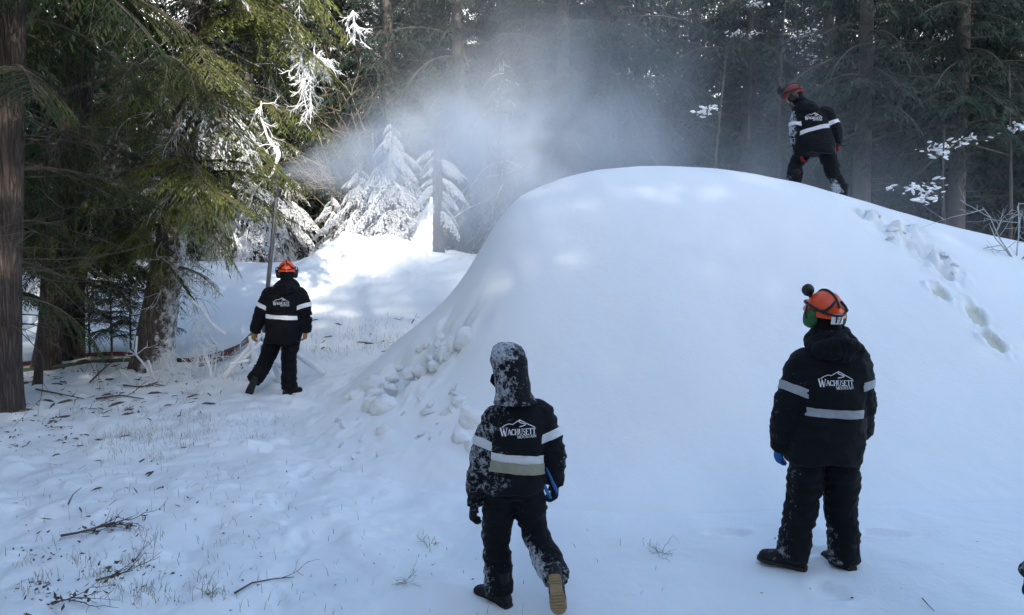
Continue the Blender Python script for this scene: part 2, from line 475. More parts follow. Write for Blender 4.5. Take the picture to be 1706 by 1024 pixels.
def bough(L, droop, rise, sec_step, ter_step, strip, width, seed, hang=0.35, cover=0.12, spread=0.42):
    """One limb pointing along +x. Returns (wood V, wood Q), (needle V, needle Q, tip 0..1)."""
    r = np.random.default_rng(seed)
    wood = MB()
    ns = 9
    s = np.linspace(0, 1, ns)
    side = 0.10 * L * (r.random() - 0.5) * s ** 2
    ax = np.stack([L * s, side, rise * L * s - droop * L * s ** 2.2], -1)
    wood.tube(ax, np.interp(s, [0, 1], [0.012 + 0.010 * L, 0.003]), 4, cap=False)
    NV, NT = [], []
    nsec = max(4, int(L * (1 - cover) / sec_step))
    for i in range(nsec):
        for sg in (-1, 1):
            u = cover + (1 - cover) * (i + r.random() * 0.9) / nsec
            if r.random() < 0.08: continue
            p0 = np.array([np.interp(u, s, ax[:, k]) for k in range(3)])
            ll = L * spread * (1.05 - u) ** 0.7 * (0.6 + 0.6 * r.random()) + 0.10
            an = math.radians(38 + 26 * r.random()) * sg
            sl = (np.interp(min(1, u + .05), s, ax[:, 2]) - np.interp(u - .05, s, ax[:, 2])) / (0.1 * L)
            d = np.array([math.cos(an), math.sin(an), 0.6 * sl - 0.05 - 0.2 * r.random()])
            d /= np.linalg.norm(d)
            k = 4
            q = np.linspace(0, 1, k)
            tw = p0 + ll * q[:, None] * d + np.stack([0 * q, 0 * q, -hang * ll * q ** 2], -1)
            if ll > 0.16: wood.tube(tw, np.interp(q, [0, 1], [0.005, 0.002]), 3, cap=False)
            nt = max(3, int(ll / ter_step))
            t = (np.arange(nt) + r.random(nt) * 0.8) / nt
            t = np.repeat(t, 2); sgn = np.tile([-1.0, 1.0], nt)
            base = np.stack([np.interp(t, q, tw[:, c]) for c in range(3)], -1)
            a2 = np.arctan2(d[1], d[0]) + sgn * np.radians(30 + 35 * r.random(len(t)))
            dz = -0.15 - 0.75 * hang * t - 0.45 * r.random(len(t)) + d[2] * 0.6
            dd = np.stack([np.cos(a2), np.sin(a2), dz], -1); dd /= np.linalg.norm(dd, axis=1)[:, None]
            ln = strip * (0.6 + 0.7 * r.random(len(t)))
            wv = np.cross(dd, np.array([0, 0, 1.0]) + 0.6 * (r.random((len(t), 3)) - 0.5)); wv /= np.linalg.norm(wv, axis=1)[:, None] + 1e-9
            w = width * (0.7 + 0.6 * r.random(len(t)))
            mid = base + dd * (ln * 0.45)[:, None]
            end = base + dd * ln[:, None] + np.stack([0 * ln, 0 * ln, -0.12 * ln], -1)
            NV.append(np.stack([base, mid + wv * (w / 2)[:, None], end, mid - wv * (w / 2)[:, None]], 1))
            NT.append(np.clip(0.55 * u + 0.45 * t, 0, 1))
    NV = np.concatenate(NV); NT = np.concatenate(NT)
    return np.vstack(wood.V), np.vstack(wood.Q), NV, NT

def join_boughs(items, templ):
    """items: (template index, origin, azimuth, pitch, scale, frost)"""
    WV, WQ, NV, FR = [], [], [], []
    n = 0
    for ti, o, az, pi_, sc, fr in items:
        wv, wq, nv, nt_ = templ[ti]
        M = rotz(az) @ roty(-pi_) @ rotx((hsh(int(abs(o[0]) * 100), int(abs(o[1]) * 100), int(o[2] * 100), 3) - 0.5) * 0.7)
        WV.append((wv * sc) @ M.T + o); WQ.append(wq + n); n += len(wv)
        NV.append((nv * sc) @ M.T + o)
        FR.append(np.repeat(np.clip(fr * (0.35 + 0.9 * nt_), 0, 1.3), 4))
    NV = np.concatenate(NV).reshape(-1, 3)
    NQ = np.arange(len(NV)).reshape(-1, 4)
    return np.concatenate(WV), np.concatenate(WQ), NV, NQ, np.concatenate(FR)

def crown_mesh(name, items, templ, leaf, wood):
    wv, wq, nv, nq, fr = join_boughs(items, templ)
    me = mesh_from(name, np.vstack([nv, wv]), np.vstack([nq, wq + len(nv)]), False, [leaf, wood],
                   np.concatenate([np.zeros(len(nq), int), np.ones(len(wq), int)]))
    a = me.attributes.new("frost", 'FLOAT', 'POINT')
    a.data.foreach_set("value", np.concatenate([fr, np.full(len(wv), fr.mean())]).astype(np.float32))
    return me

def trunk_mesh(name, pts, rads, mat, k=14, flare=0.0, frost=None, rough=0.05, seed=0):
    P = np.asarray(pts, float)
    # resample
    n = max(12, int(np.linalg.norm(np.diff(P, axis=0), axis=1).sum() / 0.18))
    t = np.concatenate([[0], np.cumsum(np.linalg.norm(np.diff(P, axis=0), axis=1))])
    q = np.linspace(0, t[-1], n)
    P2 = np.stack([np.interp(q, t, P[:, c]) for c in range(3)], -1)
    for _ in range(3): P2[1:-1] = 0.25 * P2[:-2] + 0.5 * P2[1:-1] + 0.25 * P2[2:]
    r2 = np.interp(q, t, rads)
    a = np.arange(k) * 2 * math.pi / k
    rr = r2[:, None] * (1 + flare * np.exp(-q / 0.35)[:, None] * (1 + 0.5 * np.cos(a * 5 + 1.0 + seed)[None, :]))
    rr = rr * (1 + rough * fbm(np.cos(a)[None, :] * 2 + 0 * q[:, None], np.sin(a)[None, :] * 2 + 0 * q[:, None], q[:, None] * 1.5 + 0 * a[None, :], oct=3, seed=seed))
    V = np.stack([P2[:, None, 0] + rr * np.cos(a), P2[:, None, 1] + rr * np.sin(a), P2[:, None, 2] + 0 * rr], -1).reshape(-1, 3)
    i = np.arange(n - 1)[:, None] * k + np.arange(k)[None, :]
    j = np.arange(n - 1)[:, None] * k + (np.arange(k)[None, :] + 1) % k
    me = mesh_from(name, V, np.stack([i, j, j + k, i + k], -1).reshape(-1, 4), True, [mat])
    if frost is not None:
        at2 = me.attributes.new("frost", 'FLOAT', 'POINT')
        nrm = np.stack([np.cos(a)[None, :] + 0 * rr, np.sin(a)[None, :] + 0 * rr], -1).reshape(-1, 2)
        at2.data.foreach_set("value", frost(V, nrm).astype(np.float32))
    return me

def bare_branch(mb, p, d, L, r, depth, rnd, k=4, curl=0.35, kids=3, sag=0.0, shrink=0.62):
    n = 6
    pts = [np.array(p, float)]; dd = np.array(d, float); dd /= np.linalg.norm(dd)
    for i in range(n - 1):
        dd = dd + curl * (rnd.random(3) - 0.5) + np.array([0, 0, -sag]); dd /= np.linalg.norm(dd)
        pts.append(pts[-1] + dd * L / (n - 1))
    pts = np.array(pts)
    mb.tube(pts, np.linspace(r, r * 0.45, n), k)
    if depth > 0:
        for c in range(kids):
            u = 0.25 + 0.7 * rnd.random(); i = min(n - 2, int(u * (n - 1)))
            b = pts[i] + (pts[i + 1] - pts[i]) * rnd.random()
            e = (pts[i + 1] - pts[i]); e /= np.linalg.norm(e)
            v = rnd.random(3) - 0.5; v -= e * v.dot(e); v /= np.linalg.norm(v) + 1e-9
            bare_branch(mb, b, e * 0.75 + v * (0.6 + 0.5 * rnd.random()), L * shrink * (0.6 + 0.5 * rnd.random()), r * 0.55, depth - 1, rnd, max(3, k - 1), curl, kids, sag, shrink)

# templates of limbs
FAR = [bough(2.6, dr, ri, 0.20, 0.13, 0.24, 0.060, 40 + i, hang=0.5, spread=0.40) for i, (dr, ri) in enumerate(((0.35, 0.10), (0.5, 0.15), (0.25, 0.0), (0.45, 0.05)))]
NEAR = [bough(2.0, dr, ri, 0.085, 0.042, 0.095, 0.020, 60 + i, hang=0.45, spread=0.40) for i, (dr, ri) in enumerate(((0.35, 0.12), (0.55, 0.12), (0.25, 0.0), (0.75, 0.15)))]
HEAVY = [bough(2.2, dr, ri, 0.13, 0.075, 0.17, 0.085, 80 + i, hang=0.9, spread=0.36) for i, (dr, ri) in enumerate(((0.7, 0.05), (0.95, 0.1), (0.6, -0.05)))]

def conifer_items(H, z0, z1, n, lmax, lmin, r, ntempl, base_len, frost=0.0, pitch=(-0.25, 0.25), az_bias=None):
    it = []
    for i in range(n):
        u = (i + r.random()) / n
        z = z0 + (z1 - z0) * u
        ln = lmin + (lmax - lmin) * (1 - u) ** 0.8 * (0.65 + 0.55 * r.random())
        az = i * 2.399963 + 0.5 * r.random()
        it.append((int(r.integers(ntempl)), np.array([0, 0, z]), az, pitch[0] + (pitch[1] - pitch[0]) * r.random() + 0.25 * u, ln / base_len, frost * r.random()))
    return it

FARV = []
for v in range(5):
    r = np.random.default_rng(200 + v)
    H = 19.0
    z0 = (1.2, 2.6, 0.9, 3.6, 1.8)[v]
    items = conifer_items(H, z0, H - 0.3, 135, (3.3, 3.0, 3.6, 2.8, 3.2)[v], 0.5, r, 4, 2.6, frost=(0.15, 0.3, 0.2, 0.4, 0.12)[v])
    # dead lower twigs
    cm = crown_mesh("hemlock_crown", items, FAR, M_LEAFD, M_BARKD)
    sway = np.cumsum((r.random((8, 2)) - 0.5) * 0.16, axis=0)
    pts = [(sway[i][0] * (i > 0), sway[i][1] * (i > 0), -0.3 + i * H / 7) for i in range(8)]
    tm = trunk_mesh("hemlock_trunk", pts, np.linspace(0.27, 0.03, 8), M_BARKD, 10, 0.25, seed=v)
    mb = MB()
    for i in range(26):
        a = r.random() * 6.28; z = 0.6 + r.random() * (z0 + 2.0)
        bare_branch(mb, (0.2 * math.cos(a), 0.2 * math.sin(a), z), (math.cos(a), math.sin(a), -0.1 + 0.25 * r.random()), 0.7 + 1.2 * r.random(), 0.014, 1, r, 3, 0.3, 4, 0.03)
    dm = mb.build("dead_limbs", M_TWIG)
    FARV.append((tm, cm, dm))

def far_tree(x, y, v, sc, rz, label, group, name="hemlock_tree", tilt=0.0):
    e = empty(name, (x, y, float(ground_h(x, y)) - 0.15), rz)
    e.scale = (sc, sc, sc)
    e.rotation_euler = (tilt, 0, rz)
    tm, cm, dm = FARV[v]
    obj("trunk", tm, e); obj("crown", cm, e); tag(obj("dead_limbs", dm, e), kind="stuff")
    tag(e, label, "tree", group)
    return e

# ------------------------------------------------------------------ wood behind
G_MIST = "dark hemlocks in the misty wood behind the mound"
G_LEFTW = "hemlocks at the back of the wood on the left"
r = np.random.default_rng(5)
def scatter(y, xa, xb, step, sc, grp, lab, vs=(0, 1, 2, 3, 4)):
    x = xa
    while x < xb:
        xx = x + (r.random() - 0.5) * step * 0.7; yy = y + (r.random() - 0.5) * 2.2
        far_tree(xx, yy, int(vs[int(r.integers(len(vs)))]), sc * (0.85 + 0.3 * r.random()), r.random() * 6.28, lab, grp)
        x += step
LM = "dark hemlock fading into the mist behind the snow mound"
LL = "hemlock in the depth of the wood left of the snow plume"
scatter(18.5, 8.0, 16.0, 2.6, 0.95, G_MIST, LM, (1, 3, 4))
scatter(23.5, 1.0, 19.0, 2.7, 1.0, G_MIST, LM)
scatter(28.5, -6.0, 22.0, 2.9, 1.05, G_MIST, LM)
scatter(35.0, -10.0, 27.0, 3.1, 1.1, G_MIST, LM)
scatter(43.0, -14.0, 33.0, 3.4, 1.2, G_MIST, LM)
scatter(16.0, -16.5, -9.0, 2.5, 0.95, G_LEFTW, LL)
scatter(22.0, -19.0, -8.0, 2.8, 1.0, G_LEFTW, LL)
scatter(29.0, -23.0, -8.0, 3.0, 1.05, G_LEFTW, LL)
scatter(37.0, -29.0, -12.0, 3.4, 1.1, G_LEFTW, LL)

# the nearest ones can be told apart by where their trunks rise
for nm, lab in (("hemlock_tree", "dark hemlock whose trunk rises just right of the climber"), ("hemlock_tree.001", "dark hemlock whose trunk rises behind the lower snow-caught twigs at right"),
                ("hemlock_tree.006", "dark hemlock whose trunk rises left of the climber's helmet"), ("hemlock_tree.004", "misty hemlock nearest the plume behind the mound's left shoulder")):
    bpy.data.objects[nm]["label"] = lab
for x, y, v, sc, lab in ((-4.2, 27.0, 1, 1.0, "sunlit hemlock above the plume, nearest the big leaning hemlock"), (-1.6, 26.0, 3, 1.05, "sunlit hemlock rising straight out of the plume"), (0.6, 26.8, 0, 1.0, "half-lit hemlock where the plume thins into mist"),
                         (-6.6, 30.0, 2, 1.1, "hemlock far behind the snow gun's nozzle"), (-3.0, 32.5, 4, 1.15, "far hemlock glimpsed between the sunlit ones"), (-9.0, 26.5, 0, 1.1, "hemlock behind the frosted trees in the left gap")):
    far_tree(x, y, v, sc, x * 3.1, lab, "hemlocks behind the plume")

# unseen hemlocks added behind the camera shade the clearing, low where sun enters
G_SHADE = "unseen shade hemlocks behind the camera"
LB = "unseen hemlock added behind the camera to shade the clearing"
def shade_tree(x, y, h, wide):
    e = far_tree(x, y, int(r.integers(3)) if h > 15 else 2, 1.0, r.random() * 6.28, LB, G_SHADE)
    e.scale = (wide, wide, h / 19.0)
for x in (-15, -11.5, -8, -4.8, -2.0):
    shade_tree(x, -12.5 + r.random(), 25 + 4 * r.random(), 1.15)
for i, x in enumerate((0.2, 1.5, 2.8, 4.1, 5.4, 6.7, 8.0, 9.3)):
    shade_tree(x, -11.5 - (i % 2) * 1.2, (17.5, 13.7, 13.6, 15.9, 16.2, 15.2, 15.0, 20)[i], 1.25)
for i, x in enumerate((0.8, 2.2, 3.4, 4.8, 6.2, 7.6, 9.0)):
    shade_tree(x, -15.5 - (i % 2) * 1.0, (19.0, 15.2, 15.2, 17.8, 17.8, 16.6, 21)[i], 1.4)
for x in (11.2, 13.6, 16.2, 19.0, 22.0, 25.0, 28.5):
    shade_tree(x, -12.5 + r.random(), 30 + 3 * r.random(), 1.4)
for x in (10.2, 12.4, 15.0, 18.0, 21.0, 24.5):
    shade_tree(x, -17 + r.random(), 31 + 3 * r.random(), 1.5)

for x, y in ((-8.5, 2.5), (-10.5, 6.5), (-13.5, 10.5), (-12.5, 2.0), (-7.0, -2.5), (-11.5, -4.5)):  # unseen trees of the left wood, added to keep skylight off it
    far_tree(x, y, int(r.integers(5)), 1.0, r.random() * 6.28, "unseen hemlock added off the left edge to block skylight", "unseen shade hemlocks beyond the left edge")

# ------------------------------------------------------------------ the trees on the left
def local(pts, o):
    return [tuple(Vector(p) - o) for p in pts]

def trunk_at(pts, z):
    P = np.array(pts); return np.array([np.interp(z, P[:, 2], P[:, 0]), np.interp(z, P[:, 2], P[:, 1]), z])

def near_tree(name, pix, depth, rads, label, group=None, bark=M_BARK, frost=None, flare=0.35, seed=1):
    base = at(pix[0][0], pix[0][1], depth); base.z = float(surf(base.x, base.y))
    pts = [at(px, py, depth) for px, py in pix]; pts[0].z = base.z - 0.25
    lp = local(pts, base)
    e = empty(name, base)
    obj("trunk", trunk_mesh("trunk", lp, rads, bark, 18, flare, frost, 0.06, seed), e)
    tag(e, label, "tree", group)
    return e, lp, base

rn = np.random.default_rng(31)
# big hemlock beside the snow gun
h3, lp3, b3 = near_tree("hemlock_tree", [(252, 632), (262, 540), (284, 420), (300, 300), (312, 180), (330, 60), (345, -120), (360, -420), (370, -700)], 12.0,
    [0.30, 0.27, 0.235, 0.205, 0.185, 0.165, 0.14, 0.09, 0.03],
    "large hemlock with rime-crusted sunlit boughs, leaning beside the snow gun", bark=M_BARKF,
    frost=lambda V, n: np.clip(0.62 * n[:, 0] + 0.15 - 0.10 * n[:, 1], 0, 1) * sst(5.0, 1.5, V[:, 2]) + 0.5 * sst(0.35, 0.0, V[:, 2]))
it = []
for i in range(58):                       # right, sunlit, iced side
    z = 2.6 + 5.4 * rn.random()
    az = R(-70 + 105 * rn.random())
    o = trunk_at(lp3, z)
    it.append((int(rn.choice([1, 3, 3, 0])), o, az, -0.15 + 0.5 * rn.random(), 0.55 + 0.55 * rn.random(), 0.1 + 0.75 * rn.random() ** 2))
for i in range(18):                       # left, shaded side
    z = 2.2 + 7.0 * rn.random()
    az = R(60 + 215 * rn.random())
    it.append((int(rn.integers(4)), trunk_at(lp3, z), az, -0.2 + 0.4 * rn.random(), 0.6 + 0.6 * rn.random(), 0.15 * rn.random()))
for i in range(9):                       # low boughs hanging over the trunk
    z = 1.5 + 1.3 * rn.random()
    az = R(-150 + 165 * rn.random())
    it.append((3 if i % 3 else 1, trunk_at(lp3, z), az, -0.2 + 0.3 * rn.random(), 0.34 + 0.28 * rn.random(), 0.25 + 0.5 * (az > R(-50))))
obj("crown", crown_mesh("crown", it, NEAR, M_LEAFF, M_TWIG), h3)
mb = MB()
for i in range(44):
    z = 1.2 + 4.4 * rn.random(); o = trunk_at(lp3, z)
    az = R(-110 + 170 * rn.random())
    bare_branch(mb, o + 0.15 * np.array([math.cos(az), math.sin(az), 0]), (math.cos(az), math.sin(az), -0.25 - 0.4 * rn.random()), (0.4 + 0.5 * rn.random()) * (0.6 + 0.17 * z), 0.010, 2, rn, 4, 0.6, 4, 0.10)
tag(obj("iced_twigs", mb.build("iced_twigs", M_TWIGF), h3), kind="stuff")

def iced_rod(parent, name, pts, r0, r1, mat=M_RIME, k=8, lump=0.25, seed=0, thick=0.4):
    """a stick or bough end thickly cased in ice, as a lumpy tube"""
    P = np.array([tuple(p) for p in pts]); n = 18
    t = np.concatenate([[0], np.cumsum(np.linalg.norm(np.diff(P, axis=0), axis=1))]); q = np.linspace(0, t[-1], n)
    P2 = np.stack([np.interp(q, t, P[:, c]) for c in range(3)], -1)
    for _ in range(2): P2[1:-1] = 0.25 * P2[:-2] + 0.5 * P2[1:-1] + 0.25 * P2[2:]
    P2 = P2 + (0.0 if thick >= 0.9 else 0.5 * (r0 + r1) * 0.8) * np.stack([vnoise(q * 5, q * 0 + c_ * 7.3, seed=seed + 5) for c_ in range(3)], -1)
    m_ = MB(); m_.tube(P2, thick * np.linspace(r0, r1, n) * (1 + lump * 1.6 * vnoise(q * 14, q * 0 + seed, seed=seed)), k)
    if thick < 0.6:
        qn_ = np.random.default_rng(seed + 900)
        for c_ in range(9):
            i_ = 1 + int(qn_.integers(n - 2)); dd_ = qn_.normal(size=3) * (0.7, 0.7, 0.4) + np.array([0.1, -0.1, -0.55])
            bare_branch(m_, P2[i_], dd_, 0.12 + 0.22 * qn_.random(), 0.3 * r0 + 0.003, 2, qn_, 4, 0.6, 3, 0.08)
    return obj(name, m_.build(name, mat), parent)

# thick white ice on bough ends of the big hemlock
for i, (pix, d, r0, r1) in enumerate((
        ([(432, 168), (440, 205), (448, 230), (462, 248)], 11.6, 0.02, 0.055),
        ([(462, 246), (466, 256), (458, 275), (445, 295)], 11.6, 0.06, 0.03),
        ([(440, 300), (425, 315), (405, 350), (398, 372)], 11.6, 0.035, 0.02),
        ([(500, 88), (506, 110), (518, 132)], 11.7, 0.05, 0.04), ([(512, 108), (525, 98), (540, 84)], 11.7, 0.035, 0.02), ([(528, 96), (545, 100)], 11.7, 0.025, 0.015),
        ([(498, 84), (494, 60), (500, 20), (496, -30)], 11.7, 0.022, 0.014), ([(517, 130), (518, 165), (516, 205)], 11.7, 0.022, 0.014),
        ([(504, 120), (505, 160)], 11.7, 0.018, 0.01), ([(586, 20), (590, 40), (588, 48)], 11.9, 0.05, 0.03),
        ([(360, 362), (375, 378), (388, 398), (398, 414)], 11.7, 0.045, 0.075),
        ([(322, 500), (340, 520), (360, 545), (376, 556)], 11.5, 0.03, 0.045),
        ([(318, 510), (325, 545), (345, 570), (355, 576)], 11.4, 0.02, 0.03))):
    iced_rod(h3, "ice_casing", [Vector(at(px, py, d)) - b3 for px, py in pix], r0, r1, seed=i, thick=0.62 if i in (1, 10, 11) else 0.36)

# tall trunk at the picture's left edge
h1, lp1, b1 = near_tree("hemlock_tree", [(4, 702), (8, 500), (14, 300), (18, 130), (24, -100), (30, -500), (34, -900)], 9.2,
    [0.20, 0.175, 0.16, 0.15, 0.13, 0.09, 0.03], "reddish hemlock trunk cut by the photograph's left edge, nearest of the trees", seed=2)
it = []
for i in range(20):
    z = 3.8 + 4.4 * rn.random(); az = R(-80 + 160 * rn.random())
    it.append((int(rn.integers(4)), trunk_at(lp1, z), az, -0.25 + 0.35 * rn.random(), 0.7 + 0.6 * rn.random(), 0.0))
for i in range(7):
    z = 1.3 + 1.6 * rn.random(); az = R(20 + 100 * rn.random())
    it.append((int(rn.integers(4)), trunk_at(lp1, z), az, -0.15 + 0.3 * rn.random(), 0.5 + 0.45 * rn.random(), 0.0))
for i in range(14):
    z = 2.5 + 6.0 * rn.random(); az = R(90 + 180 * rn.random())
    it.append((int(rn.integers(4)), trunk_at(lp1, z), az, -0.2 + 0.3 * rn.random(), 0.7 + 0.6 * rn.random(), 0.0))
# foliage at the end of the long bare limb
limb = [Vector(at(px, py, d)) - b1 for px, py, d in ((22, 172, 9.2), (60, 163, 9.25), (120, 148, 9.35), (180, 132, 9.5), (232, 110, 9.6), (275, 92, 9.7))]
for u, az in ((3, -40), (4, -70), (4, 20), (4, 60), (5, -20), (5, 25), (5, 70), (5, -60)):
    it.append((3 if u == 5 else 1, np.array(limb[u]), R(az), -0.35 * (u == 5), 0.36 + 0.12 * rn.random(), 0.0))
obj("crown", crown_mesh("crown", it, NEAR, M_LEAF, M_TWIG), h1)
mb = MB(); mb.tube([tuple(p) for p in limb], [0.045, 0.042, 0.036, 0.03, 0.022, 0.012], 8)
for i in range(9):
    p = limb[1 + i % 5]
    bare_branch(mb, tuple(p), (0.6, rn.random() - 0.5, -0.7 * rn.random()), 0.5 + 0.6 * rn.random(), 0.009, 2, rn, 4, 0.4, 3, 0.08)
obj("limb", mb.build("limb", M_BARK), h1)
mb = MB()
for i in range(20):
    z = 1.0 + 2.6 * rn.random(); az = R(-60 + 130 * rn.random())
    bare_branch(mb, trunk_at(lp1, z), (math.cos(az), math.sin(az), -0.15 + 0.3 * rn.random()), 0.8 + 0.9 * rn.random(), 0.009, 2, rn, 3, 0.3, 3, 0.02)
tag(obj("dead_twigs", mb.build("dead_twigs", M_TWIG), h1), kind="stuff")

# pair of dark trunks
for k, (pix, rads, lab, d) in enumerate((
        ([(72, 626), (88, 520), (100, 400), (112, 250), (122, 100), (130, -200), (134, -600)], [0.19, 0.18, 0.165, 0.155, 0.14, 0.10, 0.03], "dark hemlock trunk leaning right, left one of the pair by the hoses", 12.2),
        ([(116, 606), (120, 500), (126, 400), (134, 250), (142, 100), (150, -200), (154, -600)], [0.20, 0.19, 0.175, 0.16, 0.145, 0.10, 0.03], "straight dark hemlock trunk, right one of the pair by the hoses", 13.0))):
    e, lp, bb = near_tree("hemlock_tree", pix, d, rads, lab, seed=4 + k)
    it = []
    for i in range(26):
        z = 1.9 + 6.8 * rn.random(); az = 6.28 * rn.random()
        it.append((int(rn.integers(4)), trunk_at(lp, z), az, -0.3 + 0.4 * rn.random(), 0.6 + 0.6 * rn.random(), 0.0))
    for i in range(8):
        z = 1.2 + 1.6 * rn.random(); az = R(-100 + 120 * rn.random())
        it.append((int(rn.integers(4)), trunk_at(lp, z), az, -0.1 + 0.3 * rn.random(), 0.5 + 0.4 * rn.random(), 0.0))
    obj("crown", crown_mesh("crown", it, NEAR, M_LEAF, M_TWIG), e)
    mb = MB()
    for i in range(16):
        z = 0.8 + 2.6 * rn.random(); az = R(-120 + 150 * rn.random())
        bare_branch(mb, trunk_at(lp, z), (math.cos(az), math.sin(az), 0.2 * rn.random()), 0.7 + 0.9 * rn.random(), 0.008, 2, rn, 3, 0.35, 3, 0.03)
    tag(obj("dead_twigs", mb.build("dead_twigs", M_TWIG), e), kind="stuff")

# slim bare trunk in front of them
e, lp, bb = near_tree("young_tree", [(58, 652), (66, 600), (70, 520), (74, 440), (76, 360), (80, 200), (84, 60)], 10.5,
    [0.055, 0.045, 0.04, 0.036, 0.032, 0.022, 0.01], "slim bare young trunk in front of the pair of dark hemlocks", flare=0.6, seed=9)
mb = MB()
for i in range(14):
    az = 6.28 * rn.random()
    bare_branch(mb, trunk_at(lp, 0.9 + 2.6 * rn.random()), (math.cos(az), math.sin(az), 0.5), 0.5 + 0.5 * rn.random(), 0.007, 2, rn, 3, 0.35, 3)
tag(obj("twigs", mb.build("twigs", M_TWIG), e), kind="stuff")

# small hemlocks growing between the trunks
for k, (px, py, d, h, lab) in enumerate(((186, 592, 12.9, 1.75, "waist-high hemlock sapling between the dark trunks and the big hemlock"),
                                         (218, 588, 13.6, 2.3, "taller hemlock sapling just left of the big leaning hemlock"),
                                         (150, 600, 13.4, 1.9, "hemlock sapling against the right-hand dark trunk"))):
    p = at(px, py, d); p.z = float(surf(p.x, p.y))
    e = empty("hemlock_sapling", p); tag(e, lab, "sapling", "saplings under the hemlocks")
    obj("trunk", trunk_mesh("trunk", [(0, 0, -0.1), (0.03, 0, h * 0.5), (0.0, 0.02, h)], [0.022, 0.015, 0.005], M_TWIG, 6), e)
    it = [(int(rn.integers(4)), np.array([0, 0, 0.35 + (h - 0.4) * i / 22]), i * 2.4, 0.05 + 0.3 * rn.random(), (0.42 - 0.26 * i / 22) * (0.8 + 0.4 * rn.random()), 0.0) for i in range(22)]
    obj("crown", crown_mesh("crown", it, NEAR, M_LEAF, M_TWIG), e)

# ------------------------------------------------------------------ trees buried in rime beside the plume
def rimed_tree(px, d, h, n, lmax, z0, label, rad=0.11, seed=0, leaf=None, zb=None, lean=0.0):
    q = np.random.default_rng(seed)
    p = at(px, 420, d); p.z = float(ground_h(p.x, p.y)) - 0.1
    e = empty("rimed_tree", p); tag(e, label, "tree", "ice-crusted trees by the plume")
    pts = [(lean * max(u * h, 0) ** 1.2, 0, u * h) for u in np.linspace(-0.03, 1, 7)]
    obj("trunk", trunk_mesh("trunk", pts, np.linspace(rad, 0.02, 7), M_BARKF, 10, 0.2, lambda V, nn: 0.7 * np.clip(-nn[:, 0] * 0.8 + 0.35, 0, 1) + 0.2, 0.08, seed), e)
    it = []
    for i in range(n):
        u = (i + q.random()) / n; z = z0 + (h - z0) * u
        it.append((int(q.integers(3)), trunk_at(pts, z), i * 2.4 + q.random(), -0.2 + 0.35 * q.random(), (lmax * (1 - u) ** 0.7 * (0.6 + 0.6 * q.random()) + 0.25) / 2.2, 0.3 + 0.7 * q.random()))
    obj("crown", crown_mesh("crown", it, HEAVY, leaf or M_LEAFW, M_RIME), e)
    return e
rimed_tree(655, 22.0, 3.6, 44, 1.5, 0.3, "small conifer bent under thick ice, left of the bare brown stub trunk", seed=1)
rimed_tree(600, 23.0, 3.2, 36, 1.2, 0.3, "small ice-laden conifer directly under the densest plume", seed=2)
rimed_tree(555, 24.0, 2.6, 30, 1.0, 0.3, "low ice-crusted conifer at the left end of the iced row", seed=3)
rimed_tree(840, 25.0, 6.5, 44, 2.0, 0.6, "ice-crusted conifer half hidden by mist at the mound's left shoulder", seed=6, leaf=M_LEAFR)
rimed_tree(425, 24.0, 4.8, 40, 1.5, 0.4, "drooping rimed conifer directly left of the snow gun pole", seed=7)
rimed_tree(360, 25.0, 5.6, 44, 1.7, 0.6, "rimed conifer showing between the big hemlock and the gun", seed=8)
rimed_tree(270, 24.0, 5.0, 40, 1.6, 0.5, "frosted conifer seen through the gap left of the big hemlock", seed=9)
rimed_tree(205, 26.0, 5.0, 40, 1.6, 0.5, "frosted conifer seen beyond the saplings on the left", seed=10)
rimed_tree(488, 26.0, 3.4, 34, 1.2, 0.4, "small rimed conifer just right of the snow gun pole", seed=11)

# stub trunk plastered with ice
p = at(728, 440, 20.6); p.z = float(ground_h(p.x, p.y)) - 0.1
e = empty("stub_tree", p); tag(e, "brown stub trunk with a thick white slab of ice on its left", "tree")
obj("trunk", trunk_mesh("trunk", [(0, 0, -0.1), (0.0, 0, 0.8), (0.03, 0, 1.9), (0.06, 0, 3.0)], [0.17, 0.15, 0.13, 0.06], M_BARK, 14, 0.3), e)
iced_rod(e, "ice_slab", [(-0.26, -0.12, -0.1), (-0.23, -0.10, 0.3), (-0.19, -0.07, 0.7), (-0.15, -0.05, 1.1), (-0.10, -0.02, 1.45)], 0.20, 0.08, k=14, lump=0.08, seed=4, thick=0.9)
iced_rod(e, "ice_slab", [(-0.62, -0.15, -0.1), (-0.52, -0.12, 0.3), (-0.40, -0.08, 0.65), (-0.30, -0.06, 1.0)], 0.22, 0.05, k=14, lump=0.08, seed=8, thick=0.9)
it = [(int(rn.integers(3)), np.array([0.03, 0, 1.0 + 1.7 * rn.random()]), R(-30 + 240 * rn.random()), -0.3 + 0.6 * rn.random(), 0.12 + 0.26 * rn.random(), 0.3 + 0.6 * rn.random()) for i in range(34)]
obj("iced_boughs", crown_mesh("iced_boughs", it, HEAVY, M_LEAFW, M_RIME), e)

